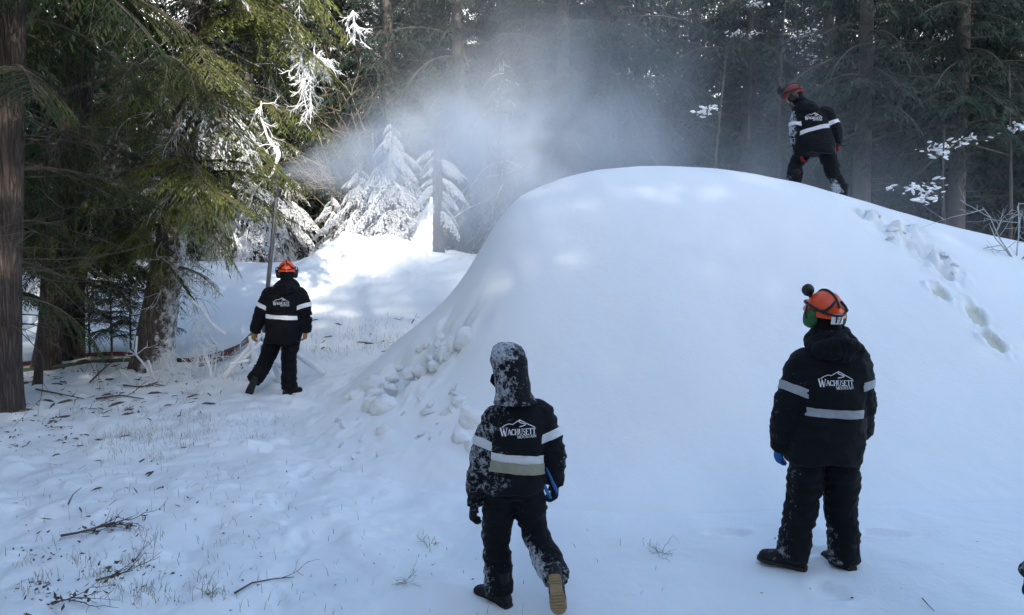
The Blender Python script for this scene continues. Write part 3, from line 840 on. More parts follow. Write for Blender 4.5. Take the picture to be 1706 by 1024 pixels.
# bare frosty brush behind the gun and up the slope
def brush(px, py, d, n, L, label, mat, up=0.9, seed=0, grp="bare frosty bushes", depth=3, rad=0.018, name="bare_bush"):
    q = np.random.default_rng(seed)
    p = at(px, py, d); p.z = max(float(surf(p.x, p.y)) - 0.03, -1)
    e = MB()
    for i in range(n):
        a = q.random() * 6.28
        bare_branch(e, (0.06 * math.cos(a), 0.06 * math.sin(a), 0), (0.6 * math.cos(a), 0.6 * math.sin(a), up), L * (0.6 + 0.6 * q.random()), rad, depth, q, 5, 0.35, 4, 0.02)
    o = obj(name, e.build(name, mat), loc=p)
    tag(o, label, "bush", grp)
    return o
brush(640, 430, 27, 9, 5.0, "tall bare sunlit bush with arching pale stems above the plume", M_BUSH, seed=3, rad=0.03)
brush(560, 430, 28, 9, 5.2, "tall bare sunlit bush right of the hanging ice lump", M_BUSH, seed=4, rad=0.03)
brush(715, 430, 29, 9, 5.5, "tall bare bush with pale tangled stems, nearest to the dark wood", M_BUSH, seed=5, rad=0.03)
brush(1695, 405, 9.6, 5, 0.8, "bare pale twigs poking over the mound's right shoulder", M_TWIGF, up=0.5, seed=6, rad=0.010, depth=2)

# sprigs of snow caught on thin trees in the dark wood
def snowy_sapling(px, d, h, sprigs, label, seed):
    q = np.random.default_rng(seed)
    p = at(px, 400, d); p.z = float(ground_h(p.x, p.y)) - 0.1
    e = empty("thin_tree", p); tag(e, label, "tree", "thin trees with snow-caught twigs in the dark wood")
    pts = [(0.15 * math.sin(u * 3 + seed), 0.0, u * h) for u in np.linspace(0, 1, 7)]
    obj("trunk", trunk_mesh("trunk", pts, np.linspace(0.06, 0.012, 7), M_BARKD, 7, 0.2), e)
    tw, sn = MB(), MB()
    for (sx, sy, ex, ey) in sprigs:
        a = np.array(Vector(at(sx, sy, d)) - p); b = np.array(Vector(at(ex, ey, d - 0.3)) - p)
        o = trunk_at(pts, min(max(a[2] - 0.3, 0.3), h - 0.1))
        tw.tube([o, a + 0.4 * (o - a) * 0.5, a, (a + b) / 2 + np.array([0, 0, 0.05]), b], [0.016, 0.012, 0.01, 0.007, 0.004], 4)
        for k in range(34):
            u = q.random(); c = a + (b - a) * u + np.array([0.07, 0.14, 0.06]) * q.normal(size=3)
            s_ = 0.014 + 0.032 * q.random() ** 2
            v = q.normal(size=(3,)); v[2] *= 0.3; v /= np.linalg.norm(v)
            sn.tube([c - v * s_ * 2.2, c - v * s_ * 0.7, c + v * s_ * 0.7, c + v * s_ * 2.2], [s_ * 0.3, s_ * 0.7, s_ * 0.75, s_ * 0.25], 5)
            tw.tube([a + (b - a) * u, c], [0.005, 0.003], 3)
    tag(obj("twigs", tw.build("twigs", M_TWIG), e), kind="stuff")
    tag(obj("caught_snow", sn.build("caught_snow", M_RIME), e), kind="stuff")
snowy_sapling(1672, 17.0, 5.2, [(1665, 225, 1530, 248), (1680, 215, 1706, 212), (1600, 235, 1560, 258)], "thin tree with a long snow-caught twig level with the climber's hip", 1)
snowy_sapling(1575, 16.5, 4.0, [(1570, 305, 1490, 312), (1560, 320, 1535, 333)], "thin tree with a low snow-caught twig above the mound's right slope", 2)
snowy_sapling(1300, 22.0, 8.0, [(1320, 65, 1375, 75), (1325, 85, 1385, 108), (1330, 55, 1360, 60)], "thin tree with snow-caught twigs high above the climber", 3)
snowy_sapling(1195, 20.0, 5.5, [(1195, 180, 1165, 192)], "thin tree with one small snow-caught twig above the mound's crest", 4)
snowy_sapling(1590, 21.0, 8.5, [(1560, 55, 1612, 62), (1540, 97, 1570, 96)], "thin tree with snow-caught twigs at the upper right", 5)
snowy_sapling(1235, 23.0, 8.5, [(1215, 55, 1260, 60), (1240, 5, 1270, 8)], "thin tree with faint snow-caught twigs near the photograph's top", 6)


# ------------------------------------------------------------------ people
def cloth(name, col, rough=0.85, frostcol=(0.46, 0.50, 0.54), weave=140.0, bmp=0.35):
    m, nt, b = new_mat(name)
    co = objco(nt)
    n = tex_noise(nt, 9.0, 6, 0.65, co); f = tex_noise(nt, 30.0, 8, 0.8, co); w = tex_noise(nt, weave, 2, 0.5, co)
    c = mixc(nt, n.outputs[0], tuple(v * 0.6 for v in col), tuple(min(1, v * 1.6) for v in col))
    if max(col) < 0.03:
        b.inputs["Sheen Weight"].default_value = 0.04; b.inputs["Sheen Roughness"].default_value = 0.45
    a = nt.nodes.new("ShaderNodeAttribute"); a.attribute_name = "frost"
    vn = tex_noise(nt, 24.0, 3, 0.6, co)
    vein = math_n(nt, 'SUBTRACT', 1.0, math_n(nt, 'MULTIPLY', math_n(nt, 'ABSOLUTE', math_n(nt, 'SUBTRACT', vn.outputs[0], 0.5)), 7.0), clamp=True)
    geo = nt.nodes.new("ShaderNodeNewGeometry"); sp = nt.nodes.new("ShaderNodeSeparateXYZ"); nt.links.new(geo.outputs["Normal"], sp.inputs[0])
    k = math_n(nt, 'ADD', math_n(nt, 'ADD', math_n(nt, 'MULTIPLY', f.outputs[0], 0.6), math_n(nt, 'MULTIPLY', n.outputs[0], 0.35)), math_n(nt, 'MULTIPLY', a.outputs["Fac"], 0.5))
    k = math_n(nt, 'ADD', k, math_n(nt, 'MULTIPLY', vein, 0.10))
    k = math_n(nt, 'ADD', k, math_n(nt, 'MULTIPLY', math_n(nt, 'MULTIPLY', sp.outputs[2], 0.14), a.outputs["Fac"]))
    k = ramp(nt, k, [(0.77, (0, 0, 0)), (0.90, (0.9, 0.9, 0.9))])
    c = mixc(nt, k, c, frostcol)
    nt.links.new(c, b.inputs["Base Color"])
    b.inputs["Roughness"].default_value = rough
    b.inputs["Specular IOR Level"].default_value = 0.18
    h = math_n(nt, 'ADD', math_n(nt, 'MULTIPLY', n.outputs[0], 1.0), math_n(nt, 'ADD', math_n(nt, 'MULTIPLY', w.outputs[0], 0.12), math_n(nt, 'MULTIPLY', k, 0.5)))
    bump(nt, b, h, bmp, 0.02)
    return m

M_JACKET = cloth("black_shell_fabric", (0.0055, 0.0065, 0.009))
M_PANTS = cloth("black_snow_trousers", (0.0045, 0.0055, 0.008))
M_BOOT = cloth("black_boot_leather", (0.012, 0.012, 0.013), 0.6)
M_GLOVE = cloth("black_glove", (0.012, 0.013, 0.016), 0.8)
M_TAN = cloth("tan_leather_glove", (0.30, 0.19, 0.07), 0.8)
M_BLUE = cloth("blue_glove", (0.02, 0.09, 0.28), 0.7)
M_RED = cloth("red_glove", (0.22, 0.02, 0.025), 0.8)
M_SOLE = plain("gum_sole", (0.36, 0.26, 0.14), 0.7, nscale=40, namp=0.35, bmp=0.4)
M_SOLED = plain("dark_sole", (0.02, 0.02, 0.02), 0.7)
M_BAND = plain("reflective_tape", (0.62, 0.64, 0.66), 0.45, nscale=30, namp=0.16)
M_BANDW = plain("lit_reflective_tape", (0.88, 0.89, 0.9), 0.4, nscale=30, namp=0.05)  # retroreflected glow put into the white base colour
M_BANDD = plain("grey_reflective_tape", (0.34, 0.36, 0.38), 0.5, nscale=22, namp=0.3)  # darker grey, mottled tape
M_BELT = plain("khaki_belt", (0.30, 0.29, 0.22), 0.8, nscale=25, namp=0.3, bmp=0.3)
M_WHITE = plain("white_print", (0.80, 0.82, 0.84), 0.6)
M_SKIN = plain("skin", (0.50, 0.30, 0.22), 0.55, nscale=12, namp=0.12)
M_EYE = plain("eye", (0.7, 0.7, 0.7), 0.2)
M_ORANGE = plain("orange_helmet_shell", (0.78, 0.075, 0.012), 0.32, nscale=6, namp=0.12, spec=0.5)
M_ORANGED = plain("scuffed_orange_shell", (0.17, 0.030, 0.018), 0.6, nscale=26, namp=0.85)
M_BLACKP = plain("black_plastic", (0.012, 0.012, 0.013), 0.45)
M_GREEN = plain("green_earmuff", (0.02, 0.11, 0.035), 0.45)
M_STEEL = plain("galvanised_steel", (0.12, 0.125, 0.13), 0.6, 0.4, nscale=14, namp=0.35)
M_BLUEP = plain("blue_plastic", (0.015, 0.13, 0.36), 0.4)
M_INK = plain("black_print", (0.01, 0.01, 0.01), 0.6)

def A3(*v): return np.array([float(c) for c in (v[0] if len(v) == 1 else v)])
def unit(v): v = np.asarray(v, float); return v / (np.linalg.norm(v) + 1e-9)

def loft(mb, rings, k=22, ex=2.4):
    """rings: (centre, right, fwd, half width, half depth)"""
    a = np.arange(k) * 2 * math.pi / k
    ca, sa = np.cos(a), np.sin(a)
    cx = np.sign(ca) * np.abs(ca) ** (2 / ex); sx = np.sign(sa) * np.abs(sa) ** (2 / ex)
    V = np.vstack([c + np.outer(cx * ha, r_) + np.outer(sx * hb, f_) for c, r_, f_, ha, hb in rings])
    n = len(rings)
    i = np.arange(n - 1)[:, None] * k + np.arange(k)[None, :]; j = np.arange(n - 1)[:, None] * k + (np.arange(k)[None, :] + 1) % k
    Q = np.stack([i, j, j + k, i + k], -1).reshape(-1, 4)
    V = np.vstack([V, rings[0][0], rings[-1][0]])
    T = [(n * k, (q + 1) % k, q) for q in range(k)] + [(n * k + 1, (n - 1) * k + q, (n - 1) * k + (q + 1) % k) for q in range(k)]
    mb.add(V, Q, T)

def limb(mb, pts, rads, k=14, sub=5):
    P = np.asarray(pts, float); n = len(P)
    t = np.arange(n); q = np.linspace(0, n - 1, (n - 1) * sub + 1)
    P2 = np.stack([np.interp(q, t, P[:, c]) for c in range(3)], -1)
    for _ in range(2): P2[1:-1] = 0.25 * P2[:-2] + 0.5 * P2[1:-1] + 0.25 * P2[2:]
    mb.tube(P2, np.interp(q, t, rads), k)

def ball(mb, c, rx, ry, rz, M=None, k=14, n=9):
    th = np.linspace(0.12, math.pi - 0.12, n); rings = []
    Mx = np.eye(3) if M is None else M
    for h in th:
        rings.append((np.asarray(c) + Mx @ np.array([0, 0, rz * math.cos(h)]), Mx @ np.array([1.0, 0, 0]), Mx @ np.array([0, 1.0, 0]), rx * math.sin(h), ry * math.sin(h)))
    loft(mb, rings[::-1], k, 2.0)

def remeshed(mb, voxel, smooth=3, wrinkle=None):
    me = mb.build("tmp", None)
    o = bpy.data.objects.new("tmp", me); C.objects.link(o)
    md = o.modifiers.new("r", 'REMESH'); md.mode = 'VOXEL'; md.voxel_size = voxel; md.adaptivity = 0
    dg = bpy.context.evaluated_depsgraph_get()
    m2 = bpy.data.meshes.new_from_object(o.evaluated_get(dg))
    bpy.data.objects.remove(o); bpy.data.meshes.remove(me)
    bm = bmesh.new(); bm.from_mesh(m2)
    for _ in range(smooth): bmesh.ops.smooth_vert(bm, verts=bm.verts, factor=0.5, use_axis_x=True, use_axis_y=True, use_axis_z=True)
    bm.normal_update(); bm.to_mesh(m2); bm.free()
    if wrinkle is not None:
        V = np.empty(len(m2.vertices) * 3, np.float32); m2.vertices.foreach_get("co", V); V = V.reshape(-1, 3).astype(float)
        N = np.empty(len(m2.vertices) * 3, np.float32); m2.vertex_normals.foreach_get("vector", N); N = N.reshape(-1, 3)
        V = V + N * wrinkle(V)[:, None]
        m2.vertices.foreach_set("co", V.astype(np.float32).ravel())
    m2.polygons.foreach_set("use_smooth", np.ones(len(m2.polygons), bool))
    m2.update()
    return m2

def set_frost(me, fn):
    V = np.empty(len(me.vertices) * 3, np.float32); me.vertices.foreach_get("co", V); V = V.reshape(-1, 3)
    N = np.empty(len(me.vertices) * 3, np.float32); me.vertex_normals.foreach_get("vector", N); N = N.reshape(-1, 3)
    a = me.attributes.new("frost", 'FLOAT', 'POINT'); a.data.foreach_set("value", np.asarray(fn(V, N), np.float32))

def folds(joints, amp=0.006, jamp=0.012, seed=0):
    def f(V):
        d = fbm(V[:, 0] * 7, V[:, 1] * 7, V[:, 2] * 17, oct=3, seed=seed)
        d = (1 - 2 * np.abs(d)) * 0.7 + 1.1 * fbm(V[:, 0] * 5, V[:, 1] * 5, V[:, 2] * 8, oct=2, seed=seed + 5)
        e = np.zeros(len(V))
        for j, rr in joints:
            e = np.maximum(e, np.exp(-((V - j) ** 2).sum(1) / rr ** 2))
        w = np.sin(V[:, 2] * 58 + 14 * fbm(V[:, 0] * 8, V[:, 1] * 8, V[:, 2] * 5, oct=2, seed=seed + 3))
        return amp * d + jamp * e * w * 0.7
    return f

def cut_band(me, planes, keep, off, name, mat, parent, label=None):
    """a strip of the garment between two planes, lifted off its surface"""
    bm = bmesh.new(); bm.from_mesh(me)
    for (co, no) in planes:
        bmesh.ops.bisect_plane(bm, geom=bm.verts[:] + bm.edges[:] + bm.faces[:], plane_co=co, plane_no=no, clear_outer=True)
    bm.normal_update()
    cs = np.array([f.calc_center_median()[:] for f in bm.faces]) if len(bm.faces) else np.zeros((0, 3))
    if len(cs):
        k = keep(cs)
        bmesh.ops.delete(bm, geom=[f for f, q in zip(bm.faces[:], k) if not q], context='FACES')
    seen = set(); best = []; comps = []
    for f0 in bm.faces:
        if f0 in seen: continue
        comp, stack = [], [f0]; seen.add(f0)
        while stack:
            f1 = stack.pop(); comp.append(f1)
            for ed_ in f1.edges:
                for f2_ in ed_.link_faces:
                    if f2_ not in seen: seen.add(f2_); stack.append(f2_)
        comps.append(comp)
        if len(comp) > len(best): best = comp
    out = []
    for comp in comps:
        if len(comp) < 0.25 * len(best): continue
        vs = {}; V = []; F = []
        for f in comp:
            ids = []
            for v in f.verts:
                if v not in vs: vs[v] = len(V); V.append(tuple(v.co + v.normal * off))
                ids.append(vs[v])
            F.append(ids)
        m2 = bpy.data.meshes.new(name); m2.from_pydata(V, [], F); m2.materials.append(mat)
        m2.polygons.foreach_set("use_smooth", np.ones(len(m2.polygons), bool))
        o = obj(name, m2, parent); out.append(o)
        if label: o["label"] = label
    bm.free()
    return out

# letters of the back print, as strokes (x0, y0, x1, y1, half width) on a unit-high cell, with an advance
def arc(cx, cy_, rx, ry, a0, a1, w0, w1, n=9):
    a = np.radians(np.linspace(a0, a1, n))
    p = np.stack([cx + rx * np.cos(a), cy_ + ry * np.sin(a)], -1)
    ww = [w0 + (w1 - w0) * abs(math.cos(t)) for t in a]
    return [(p[i][0], p[i][1], p[i + 1][0], p[i + 1][1], (ww[i] + ww[i + 1]) / 2) for i in range(n - 1)]
TK, TN = 0.085, 0.04
def serif(x, y, w=0.13): return (x - w, y, x + w, y, 0.03)
GL = {
 'W': (1.10, [(0.05, 1, 0.32, 0, TK), (0.32, 0, 0.52, 0.85, TN), (0.52, 0.85, 0.76, 0, TK), (0.76, 0, 1.02, 1, TN), serif(0.08, 1), serif(1.0, 1), serif(0.5, 1, 0.1)]),
 'A': (0.82, [(0.06, 0, 0.40, 1, TN), (0.40, 1, 0.76, 0, TK), (0.2, 0.36, 0.6, 0.36, TN), serif(0.07, 0), serif(0.74, 0)]),
 'C': (0.78, arc(0.42, 0.5, 0.34, 0.48, 40, 320, TN, TK, 12)),
 'H': (0.88, [(0.16, 0, 0.16, 1, TK), (0.70, 0, 0.70, 1, TK), (0.16, 0.52, 0.70, 0.52, TN), serif(0.16, 0), serif(0.16, 1), serif(0.7, 0), serif(0.7, 1)]),
 'U': (0.86, [(0.16, 1, 0.16, 0.32, TK), (0.70, 1, 0.70, 0.32, TN), serif(0.16, 1), serif(0.7, 1)] + arc(0.43, 0.32, 0.27, 0.30, 180, 360, TN, TN, 8)),
 'S': (0.62, arc(0.31, 0.74, 0.22, 0.23, 30, 270, TN, TN, 9) + arc(0.31, 0.25, 0.23, 0.25, 90, -150, TK, TN, 9)),
 'E': (0.74, [(0.16, 0, 0.16, 1, TK), (0.1, 1, 0.64, 1, TN), (0.16, 0.52, 0.52, 0.52, TN), (0.1, 0, 0.66, 0, TN), (0.64, 1, 0.64, 0.86, TN), (0.66, 0, 0.66, 0.15, TN)]),
 'T': (0.76, [(0.38, 0, 0.38, 1, TK), (0.04, 1, 0.72, 1, TN), (0.04, 1, 0.04, 0.84, TN), (0.72, 1, 0.72, 0.84, TN), serif(0.38, 0)]),
 'M': (1.02, [(0.14, 0, 0.14, 1, TN), (0.14, 1, 0.50, 0.08, TK), (0.50, 0.08, 0.86, 1, TN), (0.86, 1, 0.86, 0, TK), serif(0.14, 0), serif(0.86, 0)]),
 'O': (0.86, arc(0.43, 0.5, 0.34, 0.48, 0, 360, TN, TK, 15)),
 'N': (0.90, [(0.14, 0, 0.14, 1, TN), (0.14, 1, 0.74, 0, TK), (0.74, 0, 0.74, 1, TN), serif(0.14, 0), serif(0.74, 1)]),
 'I': (0.40, [(0.2, 0, 0.2, 1, TK), serif(0.2, 0), serif(0.2, 1)]),
 '1': (0.5, [(0.28, 0, 0.28, 1, 0.10), (0.1, 0.8, 0.28, 1, 0.06)]),
 '7': (0.7, [(0.06, 0.94, 0.62, 0.94, 0.09), (0.62, 0.94, 0.28, 0, 0.09)]),
}
def text_strokes(txt, x, y, h, wx=1.0, big_first=None):
    out = []
    for i, ch in enumerate(txt):
        adv, st = GL[ch]
        hh = big_first if (big_first and i == 0) else h
        yy = y - (hh - h) * 0.55 if (big_first and i == 0) else y
        out += [(x + a * hh * wx, yy + b_ * hh, x + c * hh * wx, yy + d * hh, w * hh) for a, b_, c, d, w in st]
        x += adv * hh * wx
    return out, x

def emblem_strokes():
    """mountain line with a winding run over the two words, about 1 wide"""
    s1, xe = text_strokes("WACHUSETT", 0.0, 0.0, 0.185, 0.86, 0.27)
    s2, _ = text_strokes("MOUNTAIN", 0.47 * xe, -0.125, 0.10, 1.0 * xe * 0.53 / 0.64)
    ridge = [(0.06, 0.25), (0.16, 0.33), (0.26, 0.375), (0.36, 0.35), (0.46, 0.44), (0.56, 0.505), (0.66, 0.44), (0.78, 0.35), (0.90, 0.27), (0.97, 0.22)]
    run = [(0.56, 0.50), (0.54, 0.445), (0.60, 0.40), (0.70, 0.365), (0.72, 0.325), (0.64, 0.29), (0.55, 0.265)]
    out = list(s1) + list(s2)
    for pl, w in ((ridge, 0.013), (run, 0.015)):
        for p, q in zip(pl[:-1], pl[1:]):
            out.append((p[0] * xe, p[1], q[0] * xe, q[1], w))
    return out, xe

def print_on(me, strokes, centre, right, up, back, width, w0, name, mat, parent, off=0.004):
    """lay strokes onto a garment by casting them on to its surface"""
    bm = bmesh.new(); bm.from_mesh(me); bvh = BVHTree.FromBMesh(bm); bm.free()
    sc = width / w0
    mb = MB()
    for (x0, y0, x1, y1, hw) in strokes:
        p, q = np.array([x0, y0]) * sc, np.array([x1, y1]) * sc
        L = np.linalg.norm(q - p)
        if L < 1e-6: continue
        d = (q - p) / L; nrm = np.array([-d[1], d[0]]) * hw * sc
        p = p - d * hw * sc * 0.4; q = q + d * hw * sc * 0.4
        ns = max(1, int(L / 0.012))
        V = []
        for i in range(ns + 1):
            m = p + (q - p) * i / ns
            for sg in (1, -1):
                u = m + nrm * sg - np.array([width / 2, 0])
                o = centre + right * u[0] + up * u[1] + back * 0.5
                hitp, hn, _, _ = bvh.ray_cast(Vector(o), Vector(-back), 1.0)
                V.append(np.array(hitp) + back * off if hitp is not None else o - back * 0.3)
        mb.add(V, [(2 * i, 2 * i + 1, 2 * i + 3, 2 * i + 2) for i in range(ns)])
    return obj(name, mb.build(name, mat, False), parent)

def make_helmet(parent, c, fwd, up, shell, muff_mat, s=1.0, number=False, lamp=False, visor=True):
    """c: head centre; fwd/up: head frame"""
    fwd = unit(fwd); up = unit(up - fwd * np.dot(up, fwd)); rt = np.cross(fwd, up)
    F = np.stack([rt, fwd, up], 1)                     # local -> person
    W = lambda p: c + F @ (np.asarray(p, float) * s)
    # shell
    nu, nv = 36, 13
    V = []
    for j in range(nv):
        th = (j / (nv - 1)) * math.pi / 2
        for i in range(nu):
            a = i * 2 * math.pi / nu
            x, y, z = math.cos(a) * math.cos(th), math.sin(a) * math.cos(th), math.sin(th)
            rr = 1.0
            rr += 0.03 * math.exp(-(x / 0.12) ** 2) * (0.4 + 0.6 * z)            # crown ridge
            rr += 0.018 * math.exp(-((abs(x) - 0.45) / 0.09) ** 2) * sst(0.1, 0.5, z)   # side ridges
            zz = 0.150 * z * rr - 0.005 + (0.03 * y if j < 3 and y > 0 else 0)
            fl = 1 + (0.03 if j == 0 else 0)
            yy = 0.148 * y * rr * fl - 0.005
            if j == 0 and y > 0.3: yy += 0.025 * (y - 0.3) / 0.7; zz -= 0.006 * y
            if j == 0: zz -= 0.012
            V.append(W((0.120 * x * rr * fl, yy, zz)))
    Q = []
    for j in range(nv - 1):
        for i in range(nu):
            Q.append((j * nu + i, j * nu + (i + 1) % nu, (j + 1) * nu + (i + 1) % nu, (j + 1) * nu + i))
    mb = MB(); mb.add(V, Q)
    # underside
    V2 = [W((0.108 * math.cos(i * 2 * math.pi / nu), 0.134 * math.sin(i * 2 * math.pi / nu) - 0.005, -0.01)) for i in range(nu)]
    mb.add(V[:nu] + V2, [(i, nu + i, nu + (i + 1) % nu, (i + 1) % nu) for i in range(nu)])
    mb.add(V2, None, [(0, i + 1, i) for i in range(1, nu - 1)])
    h = obj("helmet", mb.build("helmet", shell), parent)
    mb = MB()
    mb.tube([W((0.124 * math.cos(t), 0.152 * math.sin(t) - 0.004, 0.040 + 0.012 * math.cos(2 * t) + 0.02 * math.sin(t))) for t in np.linspace(0, 2 * math.pi, 28)], 0.009 * s, 6, cap=False)
    obj("helmet_band", mb.build("helmet_band", M_BLACKP), h)
    mb = MB()
    mb.tube([W((0.006 * math.sin(t * 3), 0.148 * math.cos(t) - 0.004, -0.002 + 0.153 * math.sin(t))) for t in np.linspace(0.3, 2.75, 16)], 0.010 * s, 6)
    obj("crown_strap", mb.build("crown_strap", M_BLACKP), h)
    mb = MB()
    for sgn in (-1, 1):
        mb.tube([W((sgn * 0.020, -0.135, 0.10)), W((sgn * 0.055, -0.138, 0.065)), W((sgn * 0.085, -0.122, 0.035)), W((sgn * 0.115, -0.06, 0.03))], 0.010 * s, 6)
    tag(obj("rear_cradle", mb.build("rear_cradle", M_BLACKP), h), kind="stuff")
    # ear defenders
    for sg in (-1, 1):
        cup = MB()
        cc = W((sg * 0.118, -0.02, -0.038)); ox = F @ np.array([sg * 1.0, -0.18, 0])
        fy = unit(np.cross(up, ox)); 
        prof = [(-0.030, 0.046, 0.056), (-0.020, 0.054, 0.063), (0.0, 0.055, 0.064), (0.016, 0.049, 0.058), (0.026, 0.034, 0.042), (0.029, 0.012, 0.016)]
        loft(cup, [(cc + ox * d * s, fy, up, a * s, b_ * s) for d, a, b_ in (prof if sg > 0 else prof)], 20, 2.6)
        e = obj("ear_defender", cup.build("ear_defender", muff_mat), h)
        pad = MB()
        loft(pad, [(cc + ox * d * s, fy, up, a * s, b_ * s) for d, a, b_ in ((-0.046, 0.034, 0.043), (-0.044, 0.044, 0.055), (-0.030, 0.046, 0.057), (-0.024, 0.049, 0.060), (-0.014, 0.049, 0.060), (-0.012, 0.04, 0.05))], 20, 2.6)
        obj("ear_cushion", pad.build("ear_cushion", M_BLACKP), h)
        arm = MB(); arm.tube([cc + ox * 0.026 * s, W((sg * 0.150, -0.01, 0.0)), W((sg * 0.142, -0.008, 0.05))], 0.007 * s, 6)
        obj("ear_defender_arm", arm.build("ear_defender_arm", M_BLACKP), h)
    if visor:
        mb = MB(); n = 12; VV = []
        for t in np.linspace(-1.1, 1.1, n):
            for (rr, zz) in ((0.172, 0.085), (0.190, 0.115), (0.185, 0.15), (0.165, 0.175)):
                VV.append(W((rr * 0.82 * math.sin(t), rr * math.cos(t) - 0.0, zz)))
        mb.add(VV, [(i * 4 + j, i * 4 + j + 1, i * 4 + 4 + j + 1, i * 4 + 4 + j) for i in range(n - 1) for j in range(3)])
        obj("raised_visor", mb.build("raised_visor", M_BLACKP), h)
    mb = MB(); mb.tube([W((-0.105, 0.03, 0.03)), W((-0.088, 0.05, -0.06)), W((-0.05, 0.085, -0.125)), W((0.0, 0.095, -0.135)), W((0.05, 0.085, -0.125)), W((0.088, 0.05, -0.06)), W((0.105, 0.03, 0.03))], 0.007 * s, 5)
    obj("chin_strap", mb.build("chin_strap", M_BLACKP), h)
    if number:
        mb = MB(); VV = []
        n = 8
        for t in np.linspace(-0.36, 0.36, n):
            for zz in (-0.050, 0.020):
                VV.append(W((0.128 * math.sin(t) + 0.0, -0.1575 * math.cos(t), zz)))
        mb.add(VV, [(2 * i, 2 * i + 2, 2 * i + 3, 2 * i + 1) for i in range(n - 1)])
        lab = obj("number_label", mb.build("number_label", M_WHITE), h)
        st, wd = text_strokes("17", 0, 0, 1.0)
        mb = MB()
        for (x0, y0, x1, y1, hw) in st:
            p, q = np.array([x0, y0]), np.array([x1, y1]); d = unit(np.append(q - p, 0))[:2]; nn = np.array([-d[1], d[0]]) * hw
            vv = []
            for e_ in (p + nn, p - nn, q - nn, q + nn):
                t = (e_[0] - wd / 2) * 0.40 + 0.02; zz = -0.042 + e_[1] * 0.054
                vv.append(W((0.1295 * math.sin(t), -0.1605 * math.cos(t), zz)))
            mb.add(vv, [(0, 1, 2, 3)])
        obj("number_print", mb.build("number_print", M_INK, False), h)
    if lamp:
        mb = MB(); ball(mb, W((-0.085, 0.085, 0.135)), 0.041 * s, 0.043 * s, 0.043 * s, k=18, n=12)
        mb.tube([W((-0.065, 0.065, 0.085)), W((-0.085, 0.085, 0.13))], 0.014 * s, 8)
        obj("round_knob", mb.build("round_knob", M_BLACKP), h)
    return h

